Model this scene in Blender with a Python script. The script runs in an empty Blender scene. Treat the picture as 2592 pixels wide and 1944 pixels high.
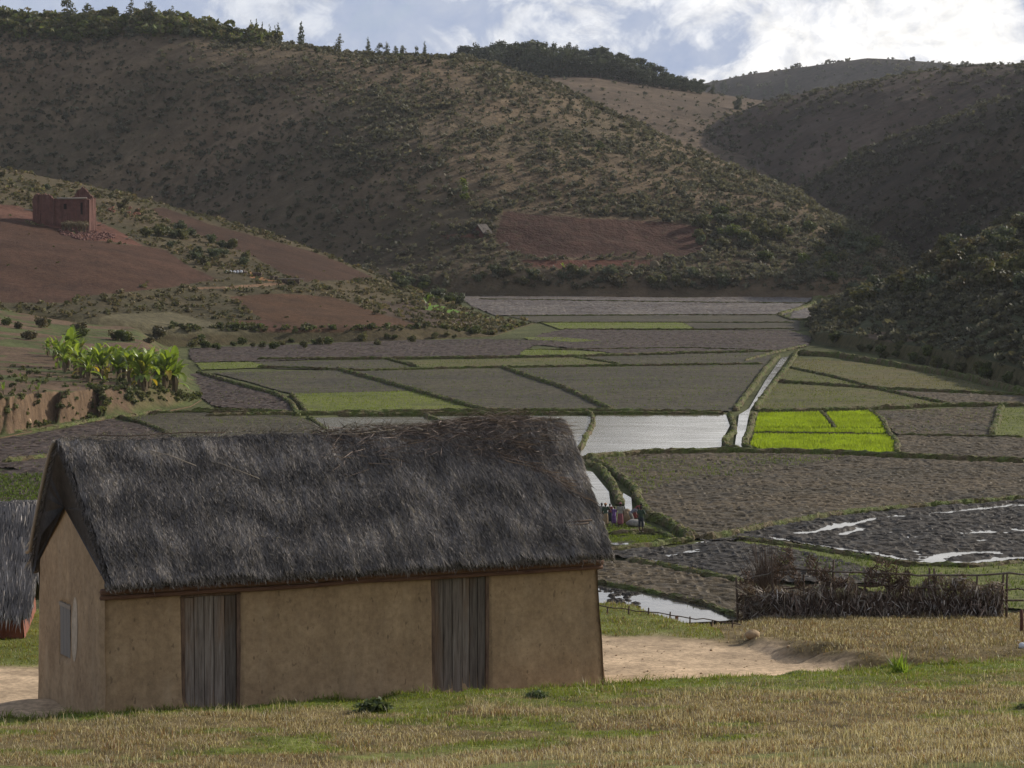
import bpy, math, random
import numpy as np
from mathutils import Vector, Matrix
rng = np.random.default_rng(7)
random.seed(7)
SC = bpy.context.scene
COL = SC.collection
D2R = math.radians

# ------------------------------------------------------------------ camera
# the valley floor is z = 0; the photographer stands on a slope 23 m above it.
F, CX, CY, HZ, HC = 7265.0, 1296.0, 972.0, 492.0, 23.0
AL = math.atan((CY - HZ) / F)
CA, SA = math.cos(AL), math.sin(AL)
cam = bpy.data.cameras.new('camera'); cam_o = bpy.data.objects.new('camera', cam); COL.objects.link(cam_o)
cam.sensor_width = 36.0; cam.lens = 36.0 * F / 2592.0
cam.clip_start = 0.5; cam.clip_end = 12000
cam_o.location = (0, 0, HC); cam_o.rotation_euler = (math.pi / 2 - AL, 0, 0)
SC.camera = cam_o

def ray(px, py):
    u = (px - CX) / F; v = (CY - py) / F
    return u, CA + v * SA, v * CA - SA            # direction x, y, z
def on_z(px, py, z=0.0):                           # where a line of sight meets a level surface
    x, y, zz = ray(px, py); t = (z - HC) / zz
    return np.array([x * t, y * t, z])
def on_d(px, py, d):                               # at a known distance
    x, y, zz = ray(px, py); t = d / y
    return np.array([x * t, d, HC + zz * t])
def z_at(py, d):
    v = (CY - np.asarray(py, float)) / F
    return HC + np.asarray(d, float) * (v * CA - SA) / (CA + v * SA)
def project(X, Y, Z):
    dz = Z - HC; w = Y * CA - dz * SA; up = Y * SA + dz * CA
    return CX + F * X / w, CY - F * up / w
def view(x0, y0, s): return lambda pts: [(x0 + x / s, y0 + y / s) for x, y in pts]
vM = view(864, 500, 2.56); vN = view(1728, 500, 2.56); vR = view(1300, 1020, 1.7121)
vL = view(480, 840, 2.6976); vA = view(0, 400, 2.56); vB = view(0, 780, 3.95)
vK = view(480, 640, 3.253); vH = view(1130, 520, 3.16); vO = view(0, 0, 0.8534)
v1 = view(0, 0, 2.56); v2 = view(864, 0, 2.56); v3 = view(1728, 0, 2.56)

# ------------------------------------------------------------------ noise
def _hash(ix, iy, seed):
    h = (ix.astype(np.int64) * 374761393 + iy.astype(np.int64) * 668265263 + seed * 1442695041) & 0xFFFFFFFF
    h = ((h ^ (h >> 13)) * 1274126177) & 0xFFFFFFFF
    h = ((h ^ (h >> 16)) * 2246822519) & 0xFFFFFFFF
    return ((h ^ (h >> 15)) & 0xFFFFFF) / float(0xFFFFFF)
def vnoise(x, y, seed=0):
    x = np.asarray(x, float); y = np.asarray(y, float)
    ix = np.floor(x); iy = np.floor(y); fx = x - ix; fy = y - iy
    fx = fx * fx * fx * (fx * (fx * 6 - 15) + 10); fy = fy * fy * fy * (fy * (fy * 6 - 15) + 10)
    a = _hash(ix, iy, seed); b = _hash(ix + 1, iy, seed); c = _hash(ix, iy + 1, seed); d = _hash(ix + 1, iy + 1, seed)
    return (a * (1 - fx) + b * fx) * (1 - fy) + (c * (1 - fx) + d * fx) * fy
def fbm(x, y, octv=4, seed=0, gain=0.5):
    t = 0; a = 1; n = 0
    x = np.asarray(x, float); y = np.asarray(y, float)
    for k in range(octv):
        t = t + a * (vnoise(x, y, seed + k * 17) * 2 - 1); n += a; a *= gain
        x, y = x * 1.93 + y * 0.52 + 3.1, y * 1.93 - x * 0.52 + 7.7
    return t / n
def sst(a, b, x):
    t = np.clip((np.asarray(x, float) - a) / (b - a), 0, 1); return t * t * (3 - 2 * t)
def inpoly(px, py, poly):
    px = np.asarray(px); py = np.asarray(py); r = np.zeros(px.shape, bool); n = len(poly)
    for i in range(n):
        x1, y1 = poly[i]; x2, y2 = poly[(i + 1) % n]
        if y1 == y2: continue
        c = ((y1 > py) != (y2 > py)) & (px < (x2 - x1) * (py - y1) / (y2 - y1) + x1)
        r ^= c
    return r
def segdist(X, Y, pts):
    best = np.full(np.shape(X), 1e9)
    for (x1, y1), (x2, y2) in zip(pts[:-1], pts[1:]):
        dx, dy = x2 - x1, y2 - y1; t = np.clip(((X - x1) * dx + (Y - y1) * dy) / (dx * dx + dy * dy + 1e-9), 0, 1)
        best = np.minimum(best, np.hypot(X - x1 - t * dx, Y - y1 - t * dy))
    return best

# ------------------------------------------------------------------ scene tree helpers
def link(o, parent=None):
    COL.objects.link(o)
    if parent is not None: o.parent = parent
    return o
def tag(o, label, cat, group=None, kind=None):
    o['label'] = label
    if cat: o['category'] = cat
    if group: o['group'] = group
    if kind: o['kind'] = kind
    return o
def thing(name, label, cat, loc=(0, 0, 0), rz=0.0, group=None):
    o = bpy.data.objects.new(name, None); o.empty_display_size = 0.2; link(o)
    o.location = loc; o.rotation_euler = (0, 0, rz)
    return tag(o, label, cat, group)
def mesh_np(name, V, faces, mat, smooth=False, col=None, parent=None, data_only=False):
    """faces: list of int arrays, each (M,3) or (M,4)"""
    V = np.ascontiguousarray(V, np.float32)
    if not isinstance(faces, (list, tuple)): faces = [faces]
    faces = [np.asarray(f, np.int32) for f in faces if len(f)]
    me = bpy.data.meshes.new(name); me.vertices.add(len(V)); me.vertices.foreach_set('co', V.ravel())
    nl = sum(f.size for f in faces); npoly = sum(len(f) for f in faces)
    me.loops.add(nl); me.polygons.add(npoly)
    me.loops.foreach_set('vertex_index', np.concatenate([f.ravel() for f in faces]))
    st = []; s = 0
    for f in faces:
        st.append(s + np.arange(len(f)) * f.shape[1]); s += f.size
    me.polygons.foreach_set('loop_start', np.concatenate(st).astype(np.int32))
    me.polygons.foreach_set('use_smooth', np.full(npoly, bool(smooth)))
    me.update(calc_edges=True)
    if col is not None:
        ca = me.color_attributes.new('Col', 'FLOAT_COLOR', 'POINT')
        c = np.ones((len(V), 4), np.float32); col = np.asarray(col, np.float32); c[:, :col.shape[1]] = col
        ca.data.foreach_set('color', c.ravel())
    if mat is not None: me.materials.append(mat)
    if data_only: return me
    return link(bpy.data.objects.new(name, me), parent)
def grid_faces(nr, nc, keep=None):
    i = np.arange(nr - 1)[:, None] * nc + np.arange(nc - 1)[None, :]
    f = np.stack([i, i + 1, i + nc + 1, i + nc], -1)
    if keep is not None: return f[keep]
    return f.reshape(-1, 4)
class MB:
    """collects pieces, links them as ONE mesh object"""
    def __init__(s): s.V = []; s.Q = []; s.T = []; s.C = []; s.n = 0
    def add(s, V, quads=None, tris=None, col=(1, 1, 1)):
        V = np.asarray(V, float).reshape(-1, 3); s.V.append(V)
        c = np.asarray(col, float); s.C.append(np.broadcast_to(c, (len(V), 3)) if c.ndim == 1 else c)
        if quads is not None and len(quads): s.Q.append(np.asarray(quads) + s.n)
        if tris is not None and len(tris): s.T.append(np.asarray(tris) + s.n)
        s.n += len(V)
    def box(s, c, size, M=None, col=(1, 1, 1), jit=0.0):
        h = np.array(size) / 2.0
        V = np.array([[x, y, z] for x in (-1, 1) for y in (-1, 1) for z in (-1, 1)], float) * h
        if jit: V = V + rng.normal(0, jit, V.shape)
        if M is not None: V = V @ np.array(M).T
        s.add(V + np.array(c), [(0, 1, 3, 2), (4, 6, 7, 5), (0, 4, 5, 1), (2, 3, 7, 6), (0, 2, 6, 4), (1, 5, 7, 3)], None, col)
    def tube(s, pts, radii, seg=7, col=(1, 1, 1), cap=True, flat=1.0):
        P = np.asarray(pts, float); n = len(P); r = np.broadcast_to(np.asarray(radii, float), (n,))
        T = np.gradient(P, axis=0); T /= np.linalg.norm(T, axis=1)[:, None] + 1e-9
        up = np.array([0, 0, 1.0]) if abs(T[:, 2]).mean() < 0.8 else np.array([0, 1.0, 0])
        a = np.cross(T, up); a /= np.linalg.norm(a, axis=1)[:, None] + 1e-9; b = np.cross(a, T)
        th = np.arange(seg) * 2 * math.pi / seg
        V = P[:, None, :] + r[:, None, None] * (np.cos(th)[None, :, None] * a[:, None, :] + flat * np.sin(th)[None, :, None] * b[:, None, :])
        V = V.reshape(-1, 3); q = []
        for i in range(n - 1):
            for j in range(seg):
                k = (j + 1) % seg; q.append((i * seg + j, i * seg + k, (i + 1) * seg + k, (i + 1) * seg + j))
        t = []
        if cap:
            V = np.vstack([V, P[0] - T[0] * r[0] * 0.5, P[-1] + T[-1] * r[-1] * 0.5]); c0, c1 = n * seg, n * seg + 1
            for j in range(seg):
                k = (j + 1) % seg; t += [(c0, k, j), (c1, (n - 1) * seg + j, (n - 1) * seg + k)]
        s.add(V, q, t, col)
    def ellipsoid(s, c, r, M=None, col=(1, 1, 1), nu=10, nv=7, jit=0):
        V = [];
        for i in range(nv + 1):
            ph = math.pi * i / nv
            for j in range(nu):
                th = 2 * math.pi * j / nu
                V.append((math.sin(ph) * math.cos(th) * r[0], math.sin(ph) * math.sin(th) * r[1], math.cos(ph) * r[2]))
        V = np.array(V)
        if jit: V = V * (1 + rng.normal(0, jit, (len(V), 1)))
        if M is not None: V = V @ np.array(M).T
        q = [(i * nu + j, (i + 1) * nu + j, (i + 1) * nu + (j + 1) % nu, i * nu + (j + 1) % nu) for i in range(nv) for j in range(nu)]
        s.add(V + np.array(c), q, None, col)
    def build(s, name, mat, parent=None, smooth=False, data_only=False):
        f = []
        if s.Q: f.append(np.concatenate(s.Q))
        if s.T: f.append(np.concatenate(s.T))
        return mesh_np(name, np.concatenate(s.V), f, mat, smooth, np.concatenate(s.C), parent, data_only)
def inst(name, me, parent=None, loc=(0, 0, 0), rz=0, sc=(1, 1, 1)):
    o = bpy.data.objects.new(name, me); link(o, parent); o.location = loc; o.rotation_euler = (0, 0, rz); o.scale = sc
    return o

# ------------------------------------------------------------------ material helpers
class NT:
    def __init__(s, tree): s.t = tree; s.n = tree.nodes; s.l = tree.links
    def node(s, typ, **kw):
        nd = s.n.new(typ)
        for k, v in kw.items(): setattr(nd, k, v)
        return nd
    def set(s, sock, v):
        if isinstance(v, bpy.types.NodeSocket): s.l.new(v, sock)
        elif isinstance(v, (tuple, list)) and len(v) == 3 and sock.type == 'RGBA': sock.default_value = (*v, 1)
        else: sock.default_value = v
    def coord(s, which='Object', scale=(1, 1, 1), rot=(0, 0, 0)):
        tc = s.node('ShaderNodeTexCoord'); mp = s.node('ShaderNodeMapping')
        mp.inputs['Scale'].default_value = scale; mp.inputs['Rotation'].default_value = rot
        s.l.new(tc.outputs[which], mp.inputs['Vector']); return mp.outputs[0]
    def noise(s, scale, detail=4, rough=0.55, vec=None, dist=0.0, out=0):
        nd = s.node('ShaderNodeTexNoise'); nd.inputs['Scale'].default_value = scale; nd.inputs['Detail'].default_value = detail
        nd.inputs['Roughness'].default_value = rough; nd.inputs['Distortion'].default_value = dist
        s.l.new(vec if vec is not None else s.coord(), nd.inputs['Vector']); return nd.outputs[out]
    def voro(s, scale, vec=None, out=0, feature='F1'):
        nd = s.node('ShaderNodeTexVoronoi'); nd.feature = feature; nd.inputs['Scale'].default_value = scale
        s.l.new(vec if vec is not None else s.coord(), nd.inputs['Vector']); return nd.outputs[out]
    def ramp(s, fac, stops, interp='LINEAR'):
        nd = s.node('ShaderNodeValToRGB'); cr = nd.color_ramp; cr.interpolation = interp
        while len(cr.elements) < len(stops): cr.elements.new(0.5)
        for e, (p, c) in zip(cr.elements, stops):
            e.position = p; e.color = (c, c, c, 1) if isinstance(c, (int, float)) else (*c, 1)
        s.l.new(fac, nd.inputs[0]); return nd.outputs[0]
    def mix(s, fac, a, b, blend='MIX'):
        nd = s.node('ShaderNodeMix'); nd.data_type = 'RGBA'; nd.blend_type = blend
        s.set(nd.inputs[0], fac); s.set(nd.inputs[6], a); s.set(nd.inputs[7], b); return nd.outputs[2]
    def math(s, op, a, b=0.0, c=None):
        nd = s.node('ShaderNodeMath', operation=op); s.set(nd.inputs[0], a); s.set(nd.inputs[1], b)
        if c is not None: s.set(nd.inputs[2], c)
        return nd.outputs[0]
    def attr(s, name='Col', out=0):
        nd = s.node('ShaderNodeAttribute'); nd.attribute_name = name; return nd.outputs[out]
    def bump(s, h, strength=0.5, dist=0.1):
        nd = s.node('ShaderNodeBump'); nd.inputs['Strength'].default_value = strength; nd.inputs['Distance'].default_value = dist
        s.l.new(h, nd.inputs['Height']); return nd.outputs[0]
def material(name):
    m = bpy.data.materials.new(name); m.use_nodes = True
    t = NT(m.node_tree); b = m.node_tree.nodes['Principled BSDF']; b.inputs['Roughness'].default_value = 0.9
    b.inputs['Specular IOR Level'].default_value = 0.25
    return m, t, b
def leafy(name, trans=0.4, rough=0.6, tint=(1, 1, 1), vary=0.25, spec=0.3, glow=(1.15, 1.15, .7)):
    """leaf faces: colour from the mesh attribute, light passes through"""
    m, t, b = material(name)
    oi = t.node('ShaderNodeObjectInfo').outputs['Random']
    c = t.mix(1.0, t.attr(), tint, 'MULTIPLY')
    hs = t.node('ShaderNodeHueSaturation'); t.set(hs.inputs['Color'], c)
    t.set(hs.inputs['Value'], t.math('MULTIPLY_ADD', oi, 2 * vary, 1 - vary)); c = hs.outputs[0]
    t.set(b.inputs['Base Color'], c); b.inputs['Roughness'].default_value = rough; b.inputs['Specular IOR Level'].default_value = spec
    tr = t.node('ShaderNodeBsdfTranslucent'); t.set(tr.inputs[0], t.mix(1.0, c, glow, 'MULTIPLY'))
    mx = t.node('ShaderNodeMixShader'); mx.inputs[0].default_value = trans
    t.l.new(b.outputs[0], mx.inputs[1]); t.l.new(tr.outputs[0], mx.inputs[2])
    t.l.new(mx.outputs[0], m.node_tree.nodes['Material Output'].inputs[0]); return m
# ------------------------------------------------------------------ hills: real height fields over (X, Y)
def pxc(X, Y): return CX + F * X / Y
class Hill:
    def __init__(s, name, foot, crest, bulge=0.5, bank=(0, 10), behind=0.25, amp=1.0, nscale=60, hollows=(), seed=1):
        s.name = name; s.fx, s.fd, s.fz = [np.array(c, float) for c in zip(*foot)]
        cx, cy, cd = [np.array(c, float) for c in zip(*crest)]
        s.cx, s.cd = cx, cd; s.cz = np.array([z_at(a, b) for a, b in zip(cy, cd)])
        s.bulge, s.bank, s.behind, s.amp, s.ns, s.hollows, s.seed = bulge, bank, behind, amp, nscale, hollows, seed
    def foot(s, px): return np.interp(px, s.fx, s.fd), np.interp(px, s.fx, s.fz)
    def crest(s, px): return np.interp(px, s.cx, s.cd), np.interp(px, s.cx, s.cz)
    def z(s, X, Y):
        px = pxc(X, Y); db, zb = s.foot(px); dc, zc = s.crest(px)
        t = (Y - db) / (dc - db); tc = np.clip(t, 0, 1)
        p = (1 - s.bulge) * tc + s.bulge * np.sin(tc * math.pi / 2)
        z = zb + (zc - zb) * p
        if s.bank[0]: z = z + s.bank[0] * sst(0, s.bank[1], Y - db) * (1 - tc) ** 2 * np.clip((zc - zb) / 3, 0, 1)
        over = np.clip(Y - dc, 0, None); z = z - s.behind * over * over / (over + 60)
        fade = np.clip(tc * 6, 0, 1) * (0.35 + 0.65 * np.clip((1 - t) * 4, 0, 1)) * np.clip((zc - zb) / 8, 0, 1)
        z = z + s.amp * fade * fbm(X / s.ns, Y / s.ns, 5, s.seed)
        for pts, depth, w in s.hollows:
            z = z - depth * np.exp(-(segdist(X, Y, pts) / w) ** 2) * np.clip(tc * 5, 0, 1) * np.clip((1.0 - t) * 2.2, 0, 1)
        return np.where(t < 0, zb - 0.5 + np.clip(t, -1, 0) * 60, z)
def q(px, d): return (F and (px - CX) / F * d, d)          # bearing and distance to X, Y

SPUR = Hill('left_spur',
    [(-900, 400, 4), (-200, 415, 3.5), (0, 425, 3.2), (250, 430, 2.6), (480, 436, .3), (700, 445, 0), (1000, 452, 0), (1250, 467, 0), (1350, 512, 0), (1420, 512, -1)],
    [(-900, 330, 640), (-200, 390, 630), (0, 424, 620), (117, 449, 618), (234, 473, 615), (387, 508, 610), (470, 533, 605), (563, 557, 600), (703, 597, 592), (820, 640, 584), (937, 690, 574), (1000, 720, 568), (1090, 748, 556), (1160, 775, 545), (1240, 805, 535), (1350, 815, 522), (1420, 835, 520)],
    bulge=0.25, bank=(1.6, 4), behind=0.5, amp=0.8, nscale=35, seed=3)
MAIN = Hill('main_hill',
    [(-900, 640, 0), (0, 640, 0), (1000, 646, 0), (1300, 648, 0), (1800, 645, 0), (2060, 640, 0), (2200, 650, 0), (2330, 700, -1)],
    [(-900, 30, 980), (-200, 42, 960), (0, 46, 940), (350, 50, 920), (500, 66, 912), (586, 92, 905), (820, 128, 890), (937, 142, 882), (1090, 146, 872), (1172, 150, 866), (1265, 168, 858), (1313, 187, 854), (1387, 208, 848), (1489, 260, 838), (1587, 303, 826), (1645, 334, 818), (1728, 379, 806), (1806, 409, 795), (1865, 430, 786), (1947, 462, 776), (2025, 492, 766), (2091, 545, 756), (2169, 578, 744), (2275, 632, 726), (2340, 740, 715)],
    bulge=0.62, bank=(3.4, 9), behind=0.3, amp=5.0, nscale=80, seed=11,
    hollows=[([q(330, 640), q(290, 720), q(200, 800), q(40, 880)], 40, 52), ([q(520, 690), q(680, 760), q(860, 830)], -5, 38),
             ([q(1640, 655), q(1560, 690)], 1.4, 12), ([q(-350, 640), q(-300, 850)], 14, 40)])
BACK = Hill('back_field',
    [(600, 1000, 20), (1500, 1000, 12), (2300, 1000, 12)],
    [(600, 130, 1460), (1000, 150, 1440), (1155, 165, 1430), (1265, 178, 1425), (1344, 187, 1422), (1505, 188, 1420), (1587, 201, 1418), (1723, 221, 1412), (1780, 233, 1410), (1930, 254, 1400), (2100, 280, 1390), (2300, 300, 1380)],
    bulge=0.5, behind=0.2, amp=3, nscale=90, seed=21)
FAR = Hill('far_hill',
    [(1000, 2740, 60), (1600, 2650, 60), (2592, 2380, 60), (3200, 2200, 60)],
    [(1000, 300, 2900), (1600, 240, 2800), (1770, 213, 2760), (1900, 186, 2720), (1992, 173, 2700), (2109, 156, 2660), (2191, 146, 2640), (2270, 149, 2610), (2400, 162, 2570), (2592, 180, 2520), (3200, 250, 2350)],
    bulge=0.6, behind=0.2, amp=5, nscale=160, seed=31)
EAST = Hill('east_hill',
    [(1400, 1130, 2), (1690, 1080, 2), (2000, 1010, 2), (2437, 930, 2), (2700, 890, 2), (3600, 760, 4)],
    [(1400, 470, 1310), (1560, 405, 1290), (1690, 352, 1270), (1816, 307, 1250), (1933, 254, 1230), (2109, 226, 1205), (2285, 191, 1180), (2437, 172, 1150), (2592, 164, 1120), (2900, 70, 1060), (3300, -60, 1000), (3600, -130, 960)],  # crest out of view to the right is heightened to throw shade inward
    bulge=0.75, behind=0.25, amp=5, nscale=80, seed=41,
    hollows=[([q(1850, 1110), q(1930, 1170), q(2010, 1210)], 5, 20), ([q(2250, 1000), q(2380, 1080), q(2480, 1110)], 5, 24)])
EASTF = Hill('east_spur',
    [(1940, 850, 0), (2100, 815, 0), (2350, 765, 0), (2592, 720, 0), (2900, 670, 0), (3600, 600, 0)],
    [(1940, 575, 1000), (2020, 484, 985), (2060, 455, 978), (2144, 401, 962), (2285, 338, 935), (2461, 274, 905), (2592, 238, 880), (2780, 130, 840), (3000, 20, 775), (3300, -150, 730), (3600, -300, 700)],  # unseen right-hand crest points raised so this face falls in shadow
    bulge=0.75, behind=0.3, amp=4.5, nscale=60, seed=51, hollows=[([q(2230, 800), q(2330, 870)], 3, 18), ([q(2520, 730), q(2560, 800)], 4, 20)])
NEAR = Hill('right_slope',
    [(2030, 520, 0), (2065, 446, 0), (2168, 424, 0), (2285, 401, 0), (2402, 377, 0), (2592, 334, 0), (2800, 300, 0), (3600, 250, 0)],
    [(2030, 840, 535), (2065, 786, 520), (2168, 738, 508), (2285, 700, 502), (2402, 640, 496), (2496, 600, 492), (2592, 566, 488), (2700, 510, 482), (2900, 440, 474), (3150, 360, 466), (3600, 250, 460)],  # rightmost heights, out of view, are set to shade this slope
    bulge=0.35, bank=(1.8, 5), behind=0.5, amp=1.2, nscale=30, seed=61)
TERR = Hill('banana_terrace',
    [(-900, 255, 0), (-200, 264, 0), (0, 272, 0), (100, 281, 0), (200, 289, 0), (316, 297, 0), (418, 305, 0), (480, 312, 0), (508, 322, 0), (522, 342, -1.2), (560, 350, -3)],
    [(-900, 700, 450), (-200, 730, 450), (0, 790, 450), (250, 850, 450), (400, 880, 446), (480, 886, 445), (512, 900, 440), (535, 930, 430), (560, 960, 425)],
    bulge=0.0, behind=0.6, amp=0.25, nscale=16, seed=71)
def terr_z(X, Y):
    px = pxc(X, Y); db, zb = TERR.foot(px); dc, zc = TERR.crest(px); s = Y - db
    rib = (vnoise(X / 1.5, Y / 12, 5) ** 1.5) * 4.2 + 2.0 * vnoise(X / 0.55, Y / 6, 6) ** 2 + 2.5 * (vnoise(X / 3.7, Y / 14, 7) > .72)
    steep = 1 - sst(230, 300, px)
    top = np.interp(px, [-900, 0, 250, 450, 500, 520, 535], [4.2, 3.4, 2.7, 2.2, 1.5, .5, -.5])
    w = 2.6 + 5.0 * (1 - steep)
    rise = sst(0, 1, np.clip((s - steep * rib * .9) / w, 0, 1))
    rise = np.where(s < 0, 0, rise * (1 - .28 * steep * (1 - rise)))
    z = top * rise + 0.10 * fbm(X / 2.2, Y / 2.2, 3, 8) * rise
    z = z + np.clip((Y - 335) / 95, 0, 1.4) ** 1.3 * np.interp(px, [-900, 0, 200, 400], [5, 2.4, .8, .2])
    z = z - np.clip(Y - dc, 0, None) * .35
    side = (np.interp(Y, [300, 325, 345, 375, 410, 440], [512, 512, 505, 475, 440, 415]) - px) * Y / F + .5 * fbm(X / 3, Y / 3, 3, 9)
    z = z * sst(-.5, 5.5, side) - .6 * sst(0, -2, side)
    return np.where(s < -.5, -2, np.where(px > 556, -3, z))
TERR.z = terr_z
HILLS = [SPUR, MAIN, BACK, FAR, EAST, EASTF, NEAR, TERR]

# the photographer's slope with the house terrace
def y_house(x): return 44.5 + (x + 6.36) * 0.4663
def fg_z(X, Y):
    yb = y_house(X) - 1.0; s = Y - yb + 0.10 * fbm(X / .9, Y / .9, 3, 91)
    bankz = 15.08 - 0.022 * (X + 6.4)
    dn = np.clip(-s, 0, None)
    lawn = bankz + np.where(dn < 9, dn * 0.076, 9 * .076 + (dn - 9) * 0.158) - .04 * np.exp(-(dn / .5) ** 2)
    lawn = np.minimum(lawn, 21.4 - .02 * np.clip(-Y, 0, None))
    lawn = lawn + .07 * np.exp(-((dn - .12) / .22) ** 2) * np.clip(fbm(X / .45, Y / .3, 3, 97) + .25, 0, 1)
    lawn = lawn + 0.05 * fbm(X / 1.7, Y / 1.7, 4, 92) + .03 * fbm(X / .35, Y / .35, 3, 93)
    drop = sst(0.0, 0.30, s)
    yard = bankz - .42 - .10 * sst(0, 5, s) - .12 * sst(4, 14, s) - .22 * sst(3.5, 5.2, s) * (1 - sst(-4, -7, X) * 0)
    z = lawn * (1 - drop) + yard * drop
    z = z - .36 * sst(-5.5, -8.5, X) * sst(4, 9, s)
    # earth swept up against the left gable
    hx, hy = -8.0, 47.3
    z = z + .17 * np.exp(-(((X - hx) / 1.1) ** 2 + ((Y - hy) / 1.1) ** 2))
    # cut bank and mound right of the yard
    edge = 6.3 - 0.33 * (Y - 51.0) + .45 * fbm(X / 1.0, Y / 1.0, 4, 94) + 1.6 * sst(3.0, 1.2, s)
    my = sst(-.1, .85, X - edge) * sst(1.0, 2.2, s)
    mound = 14.54 - .105 * np.clip(Y - 53.5, 0, None) + .03 * fbm(X / .6, Y / .6, 3, 95)
    z = z * (1 - my) + np.maximum(mound, z - 2) * my
    # beyond the terrace the slope falls to the valley floor
    brk = 61.2 + 6.5 * sst(4.5, 7.0, X) + 1.2 * fbm(X / 4, X / 9 + 3, 2, 96)
    fall = np.clip(Y - brk, 0, None)
    z = z - fall * fall / (fall + 5) * .30
    return np.maximum(z, -1.2) + np.clip(np.abs(X) - 40, 0, None) * .02
def ground(X, Y):
    X = np.asarray(X, float); Y = np.asarray(Y, float)
    z = np.where(Y < 140, fg_z(X, np.minimum(Y, 140)), 0.0)
    for h in HILLS: z = np.maximum(z, np.where(Y > 200, h.z(X, np.maximum(Y, 200)), 0))
    return np.maximum(z, 0)
def hit(px, py, d0=34.0, d1=3000.0):
    """first ground met by a line of sight: used once, to survey where things stand"""
    d = np.concatenate([np.arange(d0, 140, .05), np.arange(max(140, d0), 700, .3), np.arange(700, 3000, 1.8)])
    x, y, z = ray(px, py); X = x / y * d; Z = HC + z / y * d
    g = ground(X, d); k = np.argmax(Z <= g)
    if not (Z <= g).any(): k = len(d) - 1
    return np.array([X[k], d[k], g[k]])

def hill_mesh(h, name, x0, x1, nx, nt, dback, mat, cfun, tpow=1.0):
    px = np.linspace(x0, x1, nx); db, _ = h.foot(px); dc, _ = h.crest(px)
    tt = np.linspace(0, 1, nt) ** tpow
    Y = (db - 1.0)[None, :] + tt[:, None] * (dc + dback - db)[None, :]
    X = (px - CX)[None, :] / F * Y
    Z = h.z(X, Y)
    V = np.stack([X, Y, Z], -1).reshape(-1, 3)
    P = project(V[:, 0], V[:, 1], V[:, 2])
    o = mesh_np(name, V, grid_faces(nt, nx), mat, True, cfun(V[:, 0], V[:, 1], V[:, 2], P[0], P[1]))
    o['kind'] = 'structure'; o['label'] = h.label if hasattr(h, 'label') else name
    return o

def soil_mat(name, clod=0.6, bumpd=0.25, bumps=0.8, fleck=((.03, .035, .015), .35), cliff=None, fine=0.8):
    """ground whose soil and grass cover come from the surveyed attribute, broken up by fine texture"""
    m, t, b = material(name)
    n1 = t.noise(fine, 6, .65); n2 = t.noise(fine * .12, 4, .6); n3 = t.noise(fine * 4.0, 3, .7)
    c = t.attr()
    c = t.mix(1.0, c, t.ramp(n1, [(.3, .62), (.7, 1.38)]), 'MULTIPLY')
    c = t.mix(1.0, c, t.ramp(n2, [(.3, .72), (.7, 1.28)]), 'MULTIPLY')
    f = t.ramp(n3, [(.56, 0), (.66, 1)])
    c = t.mix(t.math('MULTIPLY', f, fleck[1]), c, fleck[0])
    if cliff:
        g = t.node('ShaderNodeNewGeometry').outputs['True Normal']; sp = t.node('ShaderNodeSeparateXYZ'); t.l.new(g, sp.inputs[0])
        c = t.mix(t.ramp(sp.outputs[2], [(cliff[1], 1), (cliff[2], 0)]), c, t.mix(1.0, cliff[0], t.ramp(t.noise(1.3, 5, .6, t.coord(scale=(1, 1, .35))), [(.3, .55), (.7, 1.3)]), 'MULTIPLY'))
    t.set(b.inputs['Base Color'], c); b.inputs['Roughness'].default_value = 1.0; b.inputs['Specular IOR Level'].default_value = .1
    t.set(b.inputs['Normal'], t.bump(t.math('ADD', n1, t.math('MULTIPLY', n3, .5)), bumps, bumpd)); return m

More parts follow.
